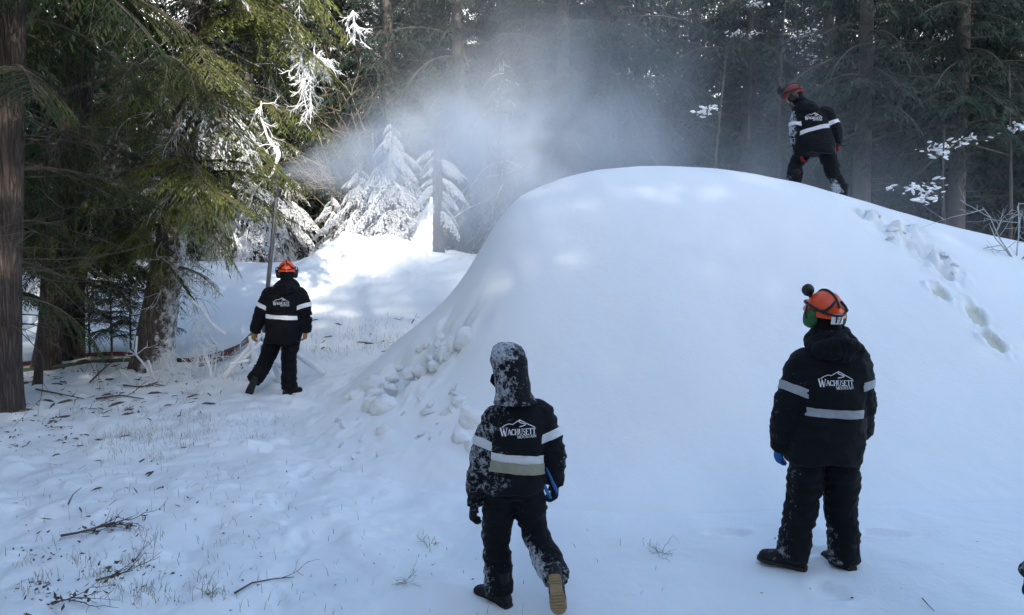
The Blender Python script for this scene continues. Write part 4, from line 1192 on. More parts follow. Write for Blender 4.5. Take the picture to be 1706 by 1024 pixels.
def make_person(name, label, d0, J, feet, head_f, g=1.0, hem=0.19, frost_j=None, frost_p=None, helmet=None, hood_up=False,
                gloves=(M_GLOVE, M_GLOVE), band=M_BAND, sole=M_SOLED, belt=False, shells=True, emblem=True, head_up=(0, 0, 1), seed=0, curl=(0.9, 0.9), mirror_thumb=1, hs=1.0, eshift=0.005, planted='LR', sink=0.02):
    P = {}
    for k_, v in J.items():
        P[k_] = A3(at(v[0], v[1], d0 + (v[2] if len(v) > 2 else 0.0)))
    org = (P['anL'] + P['anR']) / 2; org[2] = min(P['anL'][2], P['anR'][2]) - 0.09
    dz = [float(surf(P['an' + s_][0], P['an' + s_][1])) - sink - (P['an' + s_][2] - 0.096) for s_ in planted]
    dz = dz or [0.0]
    org[2] += sum(dz) / len(dz)
    e = empty(name, tuple(org)); tag(e, label, "person", "snowmaking crew in black uniforms")
    lift_ = np.array([0, 0, sum(dz) / len(dz)])
    for k_ in P: P[k_] = P[k_] + lift_ - org
    pel, che, nek, hed = P['pelvis'], P['chest'], P['neck'], P['head']
    fz = lambda fn: (fn if fn is not None else (lambda V, N: np.full(len(V), 0.05)))
    rs = unit(P['shR'] - P['shL']); rh = unit(P['hipR'] - P['hipL'])
    spine_up = unit(nek - pel)
    def frame(t):
        r_ = unit(rh * (1 - t) + rs * t); up_ = unit((che - pel) * (1 - t) + (nek - che) * t)
        f_ = unit(np.cross(up_, r_)); return r_, f_
    # --- body: one continuous mesh (head with face, trunk, limbs inside the clothes)
    mb = MB()
    hf = unit(head_f); hu = unit(A3(*head_up) - hf * np.dot(A3(*head_up), hf)); hr = np.cross(hf, hu); HM = np.stack([hr, hf, hu], 1)
    ball(mb, hed + HM @ A3(0, -0.005, 0.02) * hs, 0.076 * hs, 0.096 * hs, 0.108 * hs, HM)
    ball(mb, hed + HM @ A3(0, 0.03, -0.055) * hs, 0.056 * hs, 0.064 * hs, 0.062 * hs, HM)
    ball(mb, hed + HM @ A3(0, 0.102, -0.018) * hs, 0.014 * hs, 0.018 * hs, 0.024 * hs, HM, 8, 5)
    ball(mb, hed + HM @ A3(0, 0.088, -0.062) * hs, 0.024 * hs, 0.012 * hs, 0.010 * hs, HM, 8, 5)
    ball(mb, hed + HM @ A3(0, 0.085, 0.022) * hs, 0.05 * hs, 0.016 * hs, 0.012 * hs, HM, 8, 5)
    for sg in (-1, 1): ball(mb, hed + HM @ A3(sg * 0.078, -0.01, -0.01) * hs, 0.012 * hs, 0.02 * hs, 0.032 * hs, HM, 8, 5)
    limb(mb, [hed + HM @ A3(0, -0.02, -0.04), nek + A3(0, 0, 0.02), nek - A3(0, 0, 0.10)], [0.058, 0.058, 0.08])
    limb(mb, [pel - A3(0, 0, 0.04), pel + 0.5 * (che - pel), che, nek - 0.3 * (nek - che)], [0.12, 0.11, 0.12, 0.10])
    for s_ in 'LR':
        limb(mb, [nek - 0.35 * (nek - che), P['sh' + s_], P['el' + s_], P['wr' + s_]], [0.07, 0.055, 0.042, 0.03], 10)
        limb(mb, [pel, P['hip' + s_], P['kn' + s_], P['an' + s_]], [0.10, 0.085, 0.055, 0.038], 10)
    body = obj("body", remeshed(mb, 0.012, 2), e, M_SKIN)
    for sg in (-1, 1):
        mb = MB(); ball(mb, hed + HM @ A3(sg * 0.031, 0.083, 0.004) * hs, 0.012, 0.012, 0.012, HM, 10, 7); obj("eye", mb.build("eye", M_EYE), body)
    if helmet:
        mb = MB()
        ball(mb, hed + HM @ A3(0, -0.016, -0.012) * hs, 0.092 * hs, 0.108 * hs, 0.112 * hs, HM, 18, 11)
        limb(mb, [hed + HM @ A3(0, -0.02, -0.05), nek + A3(0, 0, 0.03), nek - A3(0, 0, 0.05)], [0.085, 0.080, 0.085])
        bmh = remeshed(mb, 0.011, 2, folds([(nek, 0.1)], 0.003, 0.003, seed + 2)); set_frost(bmh, lambda V, N: np.zeros(len(V))); bmh.materials.append(M_JACKET)
        obj("balaclava", bmh, e)
    # --- jacket
    mb = MB()
    rings = []
    hemc = pel - unit(che - pel) * hem
    for (c, t, a, b_) in ((hemc, 0.0, 0.222, 0.170), (hemc + 0.35 * (pel - hemc), 0.0, 0.228, 0.178), (pel, 0.05, 0.235, 0.175), (pel + 0.5 * (che - pel), 0.3, 0.222, 0.165), (che, 0.6, 0.235, 0.168),
                          (che + 0.45 * (nek - che), 0.85, 0.235, 0.150), (che + 0.68 * (nek - che), 1.0, 0.205, 0.125), (che + 0.86 * (nek - che), 1.0, 0.135, 0.10), (nek, 1.0, 0.088, 0.088), (nek + 0.05 * spine_up, 1, 0.085, 0.085)):
        r_, f_ = frame(t); rings.append((c, r_, f_, a * g, b_ * g))
    loft(mb, rings, 28, 2.3)
    for s_ in 'LR':
        sh, el, wr = P['sh' + s_], P['el' + s_], P['wr' + s_]
        inn = sh + 0.35 * (che + 0.6 * (nek - che) - sh)
        limb(mb, [inn, sh, sh + 0.5 * (el - sh), el, el + 0.5 * (wr - el), wr], [0.085 * g, 0.098 * g, 0.092 * g, 0.084 * g, 0.078 * g, 0.068 * g], 16, 4)
    jj = [(P['elL'], 0.13), (P['elR'], 0.13), (P['wrL'], 0.09), (P['wrR'], 0.09), (pel - A3(0, 0, 0.1), 0.16)]
    jm = remeshed(mb, 0.0125, 4, folds(jj, 0.0105, 0.006, seed))
    set_frost(jm, fz(frost_j)); jm.materials.append(M_JACKET)
    jk = obj("jacket", jm, e)
    # --- trousers
    mb = MB(); r_, f_ = frame(0)
    loft(mb, [(pel + unit(che - pel) * z, r_, f_, a * g, b_ * g) for z, a, b_ in ((-0.14, 0.15, 0.12), (-0.06, 0.195, 0.15), (0.03, 0.195, 0.15), (0.12, 0.18, 0.14))], 20)
    for s_ in 'LR':
        hp, kn, an = P['hip' + s_], P['kn' + s_], P['an' + s_]
        limb(mb, [hp, hp + 0.5 * (kn - hp), kn, kn + 0.55 * (an - kn), an - 0.02 * unit(kn - an)], [0.116 * g, 0.110 * g, 0.097 * g, 0.099 * g, 0.096 * g], 16, 5)
    jj = [(P['knL'], 0.16), (P['knR'], 0.16), (P['anL'], 0.17), (P['anR'], 0.17)]
    tm = remeshed(mb, 0.0125, 3, folds(jj, 0.0115, 0.0055, seed + 7))
    set_frost(tm, fz(frost_p)); tm.materials.append(M_PANTS)
    obj("trousers", tm, e)
    # --- boots
    for s_, (fd, fu) in zip('LR', feet):
        an = P['an' + s_]; fd = unit(fd); fu = unit(A3(*fu) - fd * np.dot(fu, fd)); fr_ = np.cross(fd, fu)
        mb = MB()
        B = lambda f, u: an + fd * f + fu * u
        loft(mb, [(B(f, -0.085 + hh), fr_, fu, w, hh) for f, w, hh in ((-0.095, 0.022, 0.022), (-0.085, 0.038, 0.040), (-0.04, 0.045, 0.060), (0.03, 0.045, 0.060), (0.09, 0.050, 0.046), (0.15, 0.053, 0.036), (0.19, 0.045, 0.031), (0.212, 0.022, 0.018))], 16, 2.6)
        limb(mb, [B(-0.02, -0.04), B(-0.02, 0.04), B(-0.025, 0.13)], [0.052, 0.056, 0.06], 14)
        bm_ = remeshed(mb, 0.009, 2, lambda V: 0.0025 * fbm(V[:, 0] * 30, V[:, 1] * 30, V[:, 2] * 30, oct=2, seed=3))
        set_frost(bm_, lambda V, N: np.full(len(V), 0.28)); bm_.materials.append(M_BOOT)
        bo = obj("boot", bm_, e)
        mb = MB()
        prof = ((-0.102, 0.014), (-0.094, 0.034), (-0.05, 0.041), (0.0, 0.038), (0.06, 0.041), (0.12, 0.051), (0.17, 0.050), (0.205, 0.034), (0.220, 0.012))
        VV = []
        for f, w in prof:
            for sg, u in ((-1, -0.070), (-1, -0.094), (1, -0.094), (1, -0.070)): VV.append(B(f, u) + fr_ * sg * w)
        n = len(prof)
        QQ = [(i * 4 + j, i * 4 + (j + 1) % 4, i * 4 + 4 + (j + 1) % 4, i * 4 + 4 + j) for i in range(n - 1) for j in range(4)] + [(0, 3, 2, 1), (n * 4 - 4, n * 4 - 3, n * 4 - 2, n * 4 - 1)]
        mb.add(VV, QQ)
        so = obj("sole", mb.build("sole", M_SOLED, False), bo)
        if sole is M_SOLE:
            V2 = []
            for f, w in prof:
                for sg, u in ((-1, -0.0945), (-1, -0.099), (1, -0.099), (1, -0.0945)): V2.append(B(f * 0.97, u) + fr_ * sg * w * 0.97)
            mo = MB(); mo.add(V2, QQ); obj("outsole", mo.build("outsole", sole, False), bo)
        mb = MB()
        for f, w in ((-0.085, .028), (-0.065, .034), (-0.045, .036), (-0.025, .036), (0.045, .034), (0.07, .038), (0.095, .042), (0.12, .045), (0.145, .045), (0.17, .042)):
            Mt = Matrix(((fr_[0], fd[0], fu[0]), (fr_[1], fd[1], fu[1]), (fr_[2], fd[2], fu[2])))
            mb.box(B(f, -0.101), w * 1.8, 0.011, 0.009, Mt)
        if sole is M_SOLE: tag(obj("tread", mb.build("tread", sole, False), bo), kind="stuff")
    # --- gloves: palm, four fingers and a thumb, relaxed curl
    for gi, s_ in enumerate('LR'):
        el, wr = P['el' + s_], P['wr' + s_]
        d = unit(wr - el); sg = -1 if s_ == 'L' else 1
        inn = unit(-sg * rs - d * np.dot(-sg * rs, d))                   # towards the thigh: palm side
        fw = np.cross(d, inn) * (1 if s_ == 'L' else -1)                # thumb side, forwards
        if np.dot(fw, frame(1)[1]) < 0: fw = -fw
        mb = MB()
        loft(mb, [(wr + d * t, fw, inn, a, b_) for t, a, b_ in ((-0.03, 0.042, 0.034), (0.0, 0.040, 0.030), (0.04, 0.048, 0.027), (0.085, 0.050, 0.025), (0.105, 0.044, 0.020))], 14, 2.4)
        for i, (off, ln) in enumerate(((0.036, 0.072), (0.012, 0.082), (-0.013, 0.076), (-0.036, 0.060))):
            p0 = wr + d * 0.085 + fw * off
            c1 = curl[gi]
            pts = [p0]; dd = d.copy()
            for sgm in (0.42, 0.33, 0.25):
                dd = unit(dd * math.cos(c1 * 0.55) + inn * math.sin(c1 * 0.55)) if sgm else dd
                pts.append(pts[-1] + dd * ln * sgm); 
                nd = unit(np.cross(np.cross(dd, inn), dd)); dd = unit(dd + nd * 0.45 * c1)
            limb(mb, pts, [0.0125, 0.0120, 0.0110, 0.0095], 8, 3)
        t0 = wr + d * 0.025 + fw * 0.036
        limb(mb, [t0, t0 + d * 0.025 + fw * 0.024 + inn * 0.01, t0 + d * 0.055 + fw * 0.030 + inn * 0.022, t0 + d * 0.078 + fw * 0.026 + inn * 0.03], [0.017, 0.0145, 0.0130, 0.011], 8, 3)
        gm = remeshed(mb, 0.0055, 1, lambda V: 0.0012 * fbm(V[:, 0] * 60, V[:, 1] * 60, V[:, 2] * 60, oct=2, seed=4))
        set_frost(gm, (lambda V, N: np.full(len(V), 0.35)) if gloves[gi] is not M_TAN else (lambda V, N: np.zeros(len(V))))
        gm.materials.append(gloves[gi])
        obj("glove", gm, e)
    # --- hood
    r_, f_ = frame(1.0)
    up_ = unit(0.6 * spine_up + 0.4 * A3(0, 0, 1)); f2 = unit(np.cross(up_, r_))
    if not hood_up:
        mb = MB()
        def ringtube(rx, ry, z0, tilt, rad, yoff=0.0):
            pts = [nek + r_ * rx * math.cos(a) + f2 * (ry * math.sin(a) + yoff) + up_ * (z0 + tilt * math.sin(a)) for a in np.linspace(0, 2 * math.pi, 25)]
            mb.tube(np.array(pts), rad, 10, cap=False)
        ringtube(0.078, 0.085, 0.055, 0.015, 0.034)
        ringtube(0.100, 0.105, 0.015, 0.03, 0.046)
        ringtube(0.128, 0.125, -0.025, 0.045, 0.050, -0.012)
        ball(mb, nek - f2 * 0.105 - up_ * 0.050, 0.165 * g, 0.060, 0.085, np.stack([r_, f2, up_], 1))
        ball(mb, nek - f2 * 0.135 - up_ * 0.020, 0.120 * g, 0.045, 0.060, np.stack([r_, f2, up_], 1))
        hm = remeshed(mb, 0.0105, 2, folds([(nek - f2 * 0.12, 0.2)], 0.009, 0.007, seed + 11))
        set_frost(hm, lambda V, N: np.full(len(V), 0.02)); hm.materials.append(M_JACKET)
        obj("hood", hm, jk)
    else:
        # raised hood, open at the face
        prof = ((-0.02, 0.135, 0.135, -0.01), (0.03, 0.112, 0.122, 0.0), (0.08, 0.108, 0.125, 0.01), (0.15, 0.112, 0.132, 0.02), (0.22, 0.115, 0.137, 0.02), (0.27, 0.108, 0.130, 0.02), (0.305, 0.088, 0.108, 0.02), (0.325, 0.055, 0.07, 0.02), (0.332, 0.012, 0.02, 0.02))
        VV = []; nA = 30
        nc = nek - A3(0, 0, 0.01)
        for layer in (1.0, 0.90):
            for z, a, b_, yo in prof:
                gap = 0.62 if z < 0.27 else 0.3
                for i in range(nA):
                    t = math.pi / 2 + gap + (2 * math.pi - 2 * gap) * i / (nA - 1)
                    c = nc + (hed - nek) * (z / 0.17) * np.array([1, 1, 0]) + A3(0, 0, z)
                    w = 1 + 0.035 * math.sin(i * 1.3 + z * 40) * (z < 0.26) + 0.03 * math.sin(z * 60 + i * 0.4)
                    VV.append(c + hr * a * layer * w * math.cos(t) + hf * (b_ * layer * w * math.sin(t) + yo))
        n = len(prof); off = n * nA
        Q = [(j * nA + i, j * nA + i + 1, (j + 1) * nA + i + 1, (j + 1) * nA + i) for j in range(n - 1) for i in range(nA - 1)]
        Q2 = [(off + a, off + d_, off + c_, off + b_) for a, b_, c_, d_ in Q]
        rim = [(j * nA + i, (j + 1) * nA + i, off + (j + 1) * nA + i, off + j * nA + i) for j in range(n - 1) for i in (0, nA - 1)]
        mb = MB(); mb.add(VV, Q + Q2 + rim)
        hm = mb.build("hood", M_JACKET)
        set_frost(hm, lambda V, N: 0.42 + 0.12 * np.clip(-N[:, 0], -0.5, 1) + 0.10 * (V[:, 2] > hed[2] + 0.08))
        obj("hood", hm, jk)
        # storm collar standing out at the side
        mb = MB()
        b0 = nek + A3(-0.10, 0.07, 0.04)
        pts = [b0 + A3(0.03, 0.0, -0.06), b0 + A3(-0.055, 0.03, 0.035), b0 + A3(-0.045, 0.05, 0.075), b0 + A3(0.03, 0.02, 0.11), b0 + A3(0.04, 0.03, 0.0)]
        mb.add([tuple(p) for p in pts] + [tuple(p + A3(0.005, 0.02, 0)) for p in pts], [(i, (i + 1) % 5, 5 + (i + 1) % 5, 5 + i) for i in range(5)], [(0, 2, 1), (0, 3, 2), (0, 4, 3), (5, 6, 7), (5, 7, 8), (5, 8, 9)])
        obj("storm_collar", mb.build("storm_collar", M_JACKET, False), jk)
    # --- reflective bands
    if band is not None:
        def torso_only(cs):
            k_ = np.ones(len(cs), bool)
            for s_ in 'LR':
                a, b2 = P['sh' + s_], P['el' + s_]
                for a, b2 in ((P['sh' + s_], P['el' + s_]), (P['el' + s_], P['wr' + s_])):
                    ab = b2 - a; t = np.clip(((cs - a) @ ab) / (ab @ ab), 0, 1)
                    dist = np.linalg.norm(cs - (a + t[:, None] * ab), axis=1)
                    rel = np.abs((cs - che) @ unit(rs))
                    k_ &= ~((dist < 0.125 * g) & (rel > 0.165 * g))
            return k_
        def arm_only(s_):
            a, b2 = P['sh' + s_], P['el' + s_]; ab = b2 - a
            def f(cs):
                t = ((cs - a) @ ab) / (ab @ ab); dist = np.linalg.norm(cs - (a + t[:, None] * ab), axis=1)
                return dist < 0.118 * g
            return f
        tu = unit(che - pel)
        bc = pel + tu * 0.155 * (1 if g > 0.9 else 0.9)
        cut_band(jm, [(bc + tu * 0.027, tu), (bc - tu * 0.027, -tu)], torso_only, 0.005, "waist_band", band, jk)
        for s_ in 'LR':
            ab = unit(P['el' + s_] - P['sh' + s_]); c = P['sh' + s_] + 0.56 * (P['el' + s_] - P['sh' + s_])
            cut_band(jm, [(c + ab * 0.027, ab), (c - ab * 0.027, -ab)], arm_only(s_), 0.005, "sleeve_band", band, jk)
        if belt:
            bc2 = pel + tu * 0.085
            cut_band(jm, [(bc2 + tu * 0.034, tu), (bc2 - tu * 0.034, -tu)], torso_only, 0.010, "belt", M_BELT, jk, "wide khaki belt worn over the jacket")
    # --- back print
    if emblem:
        st, w0 = emblem_strokes()
        r_, f_ = frame(0.75)
        upv = unit(np.cross(r_, f_))
        cen = che + 0.035 * upv + r_ * eshift
        print_on(jm, st, cen, r_, upv, -f_, 0.215, w0, "back_print", M_WHITE, jk)
    if helmet:
        make_helmet(e, hed + hu * 0.01, hf, hu, **helmet)
    return e, P, org

# worker at the far left, walking away
dA = hit(482, 655).y
make_person("person", "worker in orange helmet and tan gloves walking away beside the snow gun", dA,
    dict(pelvis=(473, 545), chest=(474, 509), neck=(477, 475), head=(478, 452, .05), shL=(450, 489), shR=(500, 489), elL=(432, 526, -.03), wrL=(425, 551, -.02), elR=(511, 526, -.03), wrR=(509, 551, -.02),
         hipL=(460, 551), hipR=(486, 551), knL=(444, 601, .07), anL=(424, 632, -.18), knR=(482, 600, .04), anR=(482, 645, 0)),
    [((-0.45, 0.35, -0.82), (0.0, 0.8, 0.45)), ((0.55, 0.83, 0), (0, 0, 1))], (-0.25, 0.95, -0.1), 1.05, 0.20,
    helmet=dict(shell=M_ORANGE, muff_mat=M_BLACKP, visor=False, s=0.95), gloves=(M_TAN, M_TAN), band=M_BANDW, seed=1, planted='R')

# hooded worker in front
dB = hit(835, 1003).y
fB = lambda V, N: 0.10 + 0.38 * sst(0.06, -0.26, V[:, 0]) + 0.32 * sst(0.10, 0.28, V[:, 0])
fBp = lambda V, N: 0.14 + 0.45 * sst(0.55, 0.2, V[:, 2]) * (0.35 + 0.65 * (V[:, 0] > -0.02)) + 0.25 * np.clip(-N[:, 0], 0, 1)
eB, PB, oB = make_person("person", "frost-covered worker with hood up and khaki belt, striding towards the mound", dB,
    dict(pelvis=(855, 784), chest=(862, 716), neck=(857, 654), head=(851, 612, .05), shL=(827, 685), shR=(901, 681), elL=(802, 766, -.03), wrL=(791, 832, .02), elR=(924, 746, -.03), wrR=(924, 796, .02),
         hipL=(834, 797), hipR=(877, 797), knL=(826, 893, .05), anL=(831, 977, 0), knR=(890, 885, .07), anR=(925, 952, -.24)),
    [((-0.72, 0.69, 0), (0, 0, 1)), ((0.12, 0.30, -0.94), (0.0, 0.95, 0.3))], (-0.2, 0.98, 0.0), 0.90, 0.09,
    frost_j=fB, frost_p=fBp, hood_up=True, band=M_BAND, sole=M_SOLE, belt=True, seed=2, planted='L')

# helmeted worker on the right
dC = hit(1365, 945).y
fC = lambda V, N: 0.06 + 0.26 * sst(-0.10, -0.2, V[:, 0]) * (0.5 + 0.5 * np.clip(-N[:, 0], 0, 1))
fCp = lambda V, N: 0.08 + 0.30 * np.clip(-N[:, 0], 0, 1) + 0.15 * sst(0.3, 0.1, V[:, 2])
make_person("person", "worker in orange helmet with green ear defenders standing before the mound", dC,
    dict(pelvis=(1374, 717), chest=(1381, 641), neck=(1386, 566), head=(1373, 520, .06), shL=(1339, 600), shR=(1424, 600), elL=(1308, 682, -.03), wrL=(1299, 742, .06), elR=(1436, 668, -.02), wrR=(1433, 718, .10),
         hipL=(1345, 731), hipR=(1402, 731), knL=(1337, 832, .05), anL=(1320, 920, 0), knR=(1402, 832, .05), anR=(1407, 928, 0)),
    [((-0.86, 0.5, 0.05), (0, 0, 1)), ((-0.25, 0.97, 0), (0, 0, 1))], (-0.22, 0.96, 0.12), 1.05, 0.19, eshift=-0.02,
    frost_j=fC, frost_p=fCp, helmet=dict(shell=M_ORANGE, muff_mat=M_GREEN, number=True, lamp=True, visor=False, s=0.95), gloves=(M_BLUE, M_GLOVE), band=M_BANDD, seed=3)

# climber on the crest
dD = 10.75
fD = lambda V, N: 0.06 + 0.40 * sst(-0.28, -0.36, V[:, 0]) + 0.15 * np.clip(-N[:, 0], 0, 1)
fDp = lambda V, N: 0.12 + 0.60 * sst(0.45, 0.15, V[:, 2]) * np.clip(0.4 - N[:, 0], 0, 1)
eD, PD, oD = make_person("person", "worker in scuffed helmet and red gloves stooping on the mound's crest", dD,
    dict(pelvis=(1361, 237), chest=(1354, 208, .06), neck=(1342, 178, .14), head=(1322, 159, .24), shL=(1331, 190, .14), shR=(1378, 188, .02), elL=(1324, 225, .06), wrL=(1334, 256, .08), elR=(1393, 220, -.05), wrR=(1395, 238, .05),
         hipL=(1347, 245, .06), hipR=(1374, 246, -.02), knL=(1326, 272, .22), anL=(1323, 300, .10), knR=(1388, 286, .08), anR=(1402, 322, -.02)),
    [((-0.75, 0.62, 0.1), (0, 0, 1)), ((-0.45, 0.85, 0.1), (0.1, 0, 1))], (-0.78, 0.50, -0.42), 0.98, 0.17,
    frost_j=fD, frost_p=fDp, helmet=dict(shell=M_ORANGED, muff_mat=M_BLACKP), gloves=(M_RED, M_RED), band=M_BAND, head_up=(-0.35, 0.2, 0.9), seed=4, sink=0.02)

# a fifth worker stands just outside the photograph on the right: only the glove shows
dE = 3.25
def sC(px, py, dy=0.0): return (1842 + (px - 1380) * 1.55, 380 + (py - 380) * 1.555, dy)
make_person("person", "frosty black glove and cuff of a worker at the lower right corner", dE,
    dict(pelvis=sC(1374, 717), chest=sC(1381, 641), neck=sC(1386, 566), head=sC(1373, 520, .06), shL=sC(1339, 600), shR=sC(1424, 600), elL=(1768, 858, -.03), wrL=(1728, 962, .03), elR=sC(1436, 668, -.02), wrR=sC(1433, 718, .10),
         hipL=sC(1345, 731), hipR=sC(1402, 731), knL=sC(1340, 832, .05), anL=sC(1338, 920, 0), knR=sC(1402, 832, .05), anR=sC(1407, 928, 0)),
    [((-0.2, 0.97, 0), (0, 0, 1)), ((0.2, 0.97, 0), (0, 0, 1))], (-0.2, 0.97, 0.0), 1.05, 0.19,
    frost_j=lambda V, N: np.full(len(V), 0.5), helmet=dict(shell=M_ORANGE, muff_mat=M_BLACKP), band=M_BANDD, seed=5, planted='')

# ------------------------------------------------------------------ snow gun and hoses
NOZ = at(466, 284, 11.5)
gb = at(438, 600, 11.5); gb.z = float(surf(gb.x, gb.y))
gun = empty("snow_gun", gb); tag(gun, "tall grey snow gun lance on an iced tripod, blowing the plume", "snow gun")
L = lambda px, py, d=11.5: np.array(Vector(at(px, py, d)) - gb)
mb = MB(); mb.tube([L(437, 592), L(447, 470), L(456, 380), L(461, 318)], [0.034, 0.032, 0.030, 0.028], 12); obj("lance", mb.build("lance", M_STEEL), gun)
mb = MB(); mb.tube([L(460.2, 328), L(461.5, 306)], [0.040, 0.040], 12); obj("collar", mb.build("collar", M_STEEL), gun)
mb = MB(); mb.tube([L(461.5, 308), L(463, 290), L(466, 280)], [0.030, 0.030, 0.034], 12); mb.tube([L(463, 283), L(469, 279)], [0.045, 0.048], 12)
o = obj("nozzle_head", mb.build("nozzle_head", M_STEEL), gun)
for i in range(6):
    a = i * math.pi / 3; c = L(469, 279) + np.array([0.01, 0.028 * math.cos(a), 0.028 * math.sin(a)])
    m2 = MB(); m2.tube([c, c + np.array([0.02, 0.012, 0.008])], [0.007, 0.006], 6); obj("nozzle", m2.build("nozzle", M_BLACKP), o)
top = L(438, 575)
for px, py, d, r0 in ((372, 610, 11.3, 0.035), (540, 600, 11.4, 0.040), (466, 622, 10.95, 0.035), (415, 590, 12.4, 0.03)):
    foot = Vector(at(px, py, d)); foot.z = float(surf(foot.x, foot.y)) + 0.02
    f = np.array(foot - gb)
    mb = MB(); mb.tube([top + np.array([0, 0, 0.18]), (top + f) / 2 + np.array([0, 0, 0.10]), f], [r0, r0 * 1.1, r0 * 1.25], 9); obj("leg", mb.build("leg", M_RIME), gun)
for (a, b_, rr) in (((418, 560, 11.2), (424, 602, 11.2), 0.04), ((398, 603, 11.2), (436, 570, 11.3), 0.032), ((384, 606, 11.0), (414, 600, 11.1), 0.025), ((447, 596, 11.1), (470, 612, 11.0), 0.035)):
    mb = MB(); mb.tube([L(*a), (L(*a) + L(*b_)) / 2, L(*b_)], [rr, rr * 0.9, rr], 8); obj("iced_strut", mb.build("iced_strut", M_RIME), gun)

M_HOSER = plain("red_hose_rubber", (0.16, 0.035, 0.028), 0.6, nscale=6, namp=0.4)
M_HOSEG = plain("green_hose_rubber", (0.05, 0.075, 0.05), 0.6, nscale=6, namp=0.4)
M_HOSEW = plain("frosted_hose_rubber", (0.16, 0.16, 0.16), 0.6, nscale=9, namp=0.8)
def hose(name, label, pix, mat, r_):
    pts = []
    for px, py, lift in pix:
        h = hit(px, py + 5); pts.append((h.x, h.y, h.z + r_ * 0.8 + lift))
    P = np.array(pts); t = np.arange(len(P)); q = np.linspace(0, len(P) - 1, 70)
    P2 = np.stack([np.interp(q, t, P[:, c]) for c in range(3)], -1)
    for _ in range(8): P2[1:-1] = 0.25 * P2[:-2] + 0.5 * P2[1:-1] + 0.25 * P2[2:]
    mb = MB(); mb.tube(P2, r_, 10)
    tag(obj(name, mb.build(name, mat)), label, "hose", "hoses feeding the snow gun")
hose("water_hose", "dull red hose lying behind the tree trunks", [(-40, 610, 0), (15, 606, 0), (70, 600, 0), (130, 590, 0), (200, 587, .02), (270, 597, 0), (345, 598, 0), (390, 586, .05), (418, 572, .12), (440, 566, .15)], M_HOSER, 0.034)
hose("air_hose", "dull green hose lying in front of the red one", [(-40, 622, 0), (15, 617, 0), (70, 611, 0), (120, 605, 0), (180, 598, 0), (240, 596, 0), (300, 599, 0), (350, 594, .02), (400, 580, .06), (425, 568, .12)], M_HOSEG, 0.032)
hose("frosted_hose", "frosty grey hose looping up to the snow gun tripod", [(330, 606, 0), (360, 602, 0), (388, 592, .05), (405, 580, .12), (422, 570, .2), (436, 566, .25)], M_HOSEW, 0.030)

# ------------------------------------------------------------------ rolled snow lumps on and below the mound's left flank
def lump_mesh(seed):
    bm = bmesh.new(); bmesh.ops.create_icosphere(bm, subdivisions=3, radius=1.0)
    V = np.array([v.co[:] for v in bm.verts])
    d = 1 + 0.30 * fbm(V[:, 0] * 1.3 + seed, V[:, 1] * 1.3, V[:, 2] * 1.3, oct=4, seed=seed)
    for v, k in zip(bm.verts, d): v.co *= k
    me = bpy.data.meshes.new("snow_lump"); bm.to_mesh(me); bm.free(); me.materials.append(M_CHUNK)
    me.polygons.foreach_set("use_smooth", np.ones(len(me.polygons), bool))
    return me
LUMP = [lump_mesh(i) for i in range(5)]
BIG = [(620, 632, 17, 20, "snowball at the top left of the slide below the mound's flank"), (597, 655, 13, 12, "small round snowball at the slide's left foot"), (640, 668, 22, 22, "largest snowball at the foot of the slide"),
       (616, 668, 13, 14, "snowball tucked left of the slide's largest one"), (776, 552, 14, 20, "smooth snow block at the top of the slide"), (752, 572, 16, 12, "long snow block just under the topmost one"), (738, 588, 14, 9, "flat snow block in the slide's upper trough"),
       (765, 664, 13, 12, "snowball just left of the hooded worker's head"), (787, 690, 14, 24, "tall snow block beside the hooded worker's shoulder"), (768, 722, 18, 15, "snow block beside the hooded worker's upper arm"), (788, 738, 11, 20, "narrow snow block touching the hooded worker's sleeve"),
       (640, 712, 10, 13, "lone snowball below the slide"), (568, 698, 10, 8, "little snowball out on the trampled snow")]
for i, (px, py, rx, rz_, lab) in enumerate(BIG):
    p = hit(px, py + rz_ * 0.4); s_ = p.y / FOC
    o = obj("snow_lump", LUMP[i % 5], loc=(p.x, p.y, p.z - 0.10 * rz_ * s_)); o.scale = (rx * s_ * 1.1, 1.2 * max(rx, rz_) * s_, rz_ * s_ * 0.95)
    o.rotation_euler = (0.3 * i, 0, i * 1.3)
    tag(o, lab, "snow lump", "rolled snow lumps by the mound")
q = np.random.default_rng(77)
for i in range(46):
    if i < 26: px, py = 560 + 200 * q.random(), 640 + 150 * q.random()
    elif i < 36: continue
    else: px, py = 1430 + 160 * q.random(), 0; 
    if i >= 36:
        c = TRAIL[i % len(TRAIL)]; p = Vector((c.x + 0.15 * q.normal(), c.y + 0.15 * q.normal(), 0)); p.z = float(surf(p.x, p.y))
    else: p = hit(px, py)
    s_ = (0.015 + 0.03 * q.random() ** 2)
    o = obj("snow_crumb", LUMP[i % 5], loc=(p.x, p.y, p.z - 0.25 * s_)); o.scale = (s_ * (1.2 + q.random()), s_ * (1.2 + q.random()), s_ * 0.7)
    o.rotation_euler = (q.random(), q.random(), 6 * q.random())
    tag(o, "small crumb of snow scattered by the mound's foot and footprints", "snow lump", "small crumbs of snow")

for i in range(20):                      # middling lumps strung down the slide
    t_ = q.random(); px, py = 755 - 160 * t_ + 14 * q.normal(), 575 + 95 * t_ + 14 * q.normal()
    p = hit(px, py); s_ = p.y / FOC * (5 + 7 * q.random())
    o = obj("snow_lump", LUMP[i % 5], loc=(p.x, p.y, p.z - 0.15 * s_)); o.scale = (s_ * 1.2, s_ * 1.3, s_ * 0.9); o.rotation_euler = (q.random(), q.random(), 6 * q.random())
    tag(o, "middling snow lump in the slide down the mound's left flank", "snow lump", "middling lumps strung down the slide")

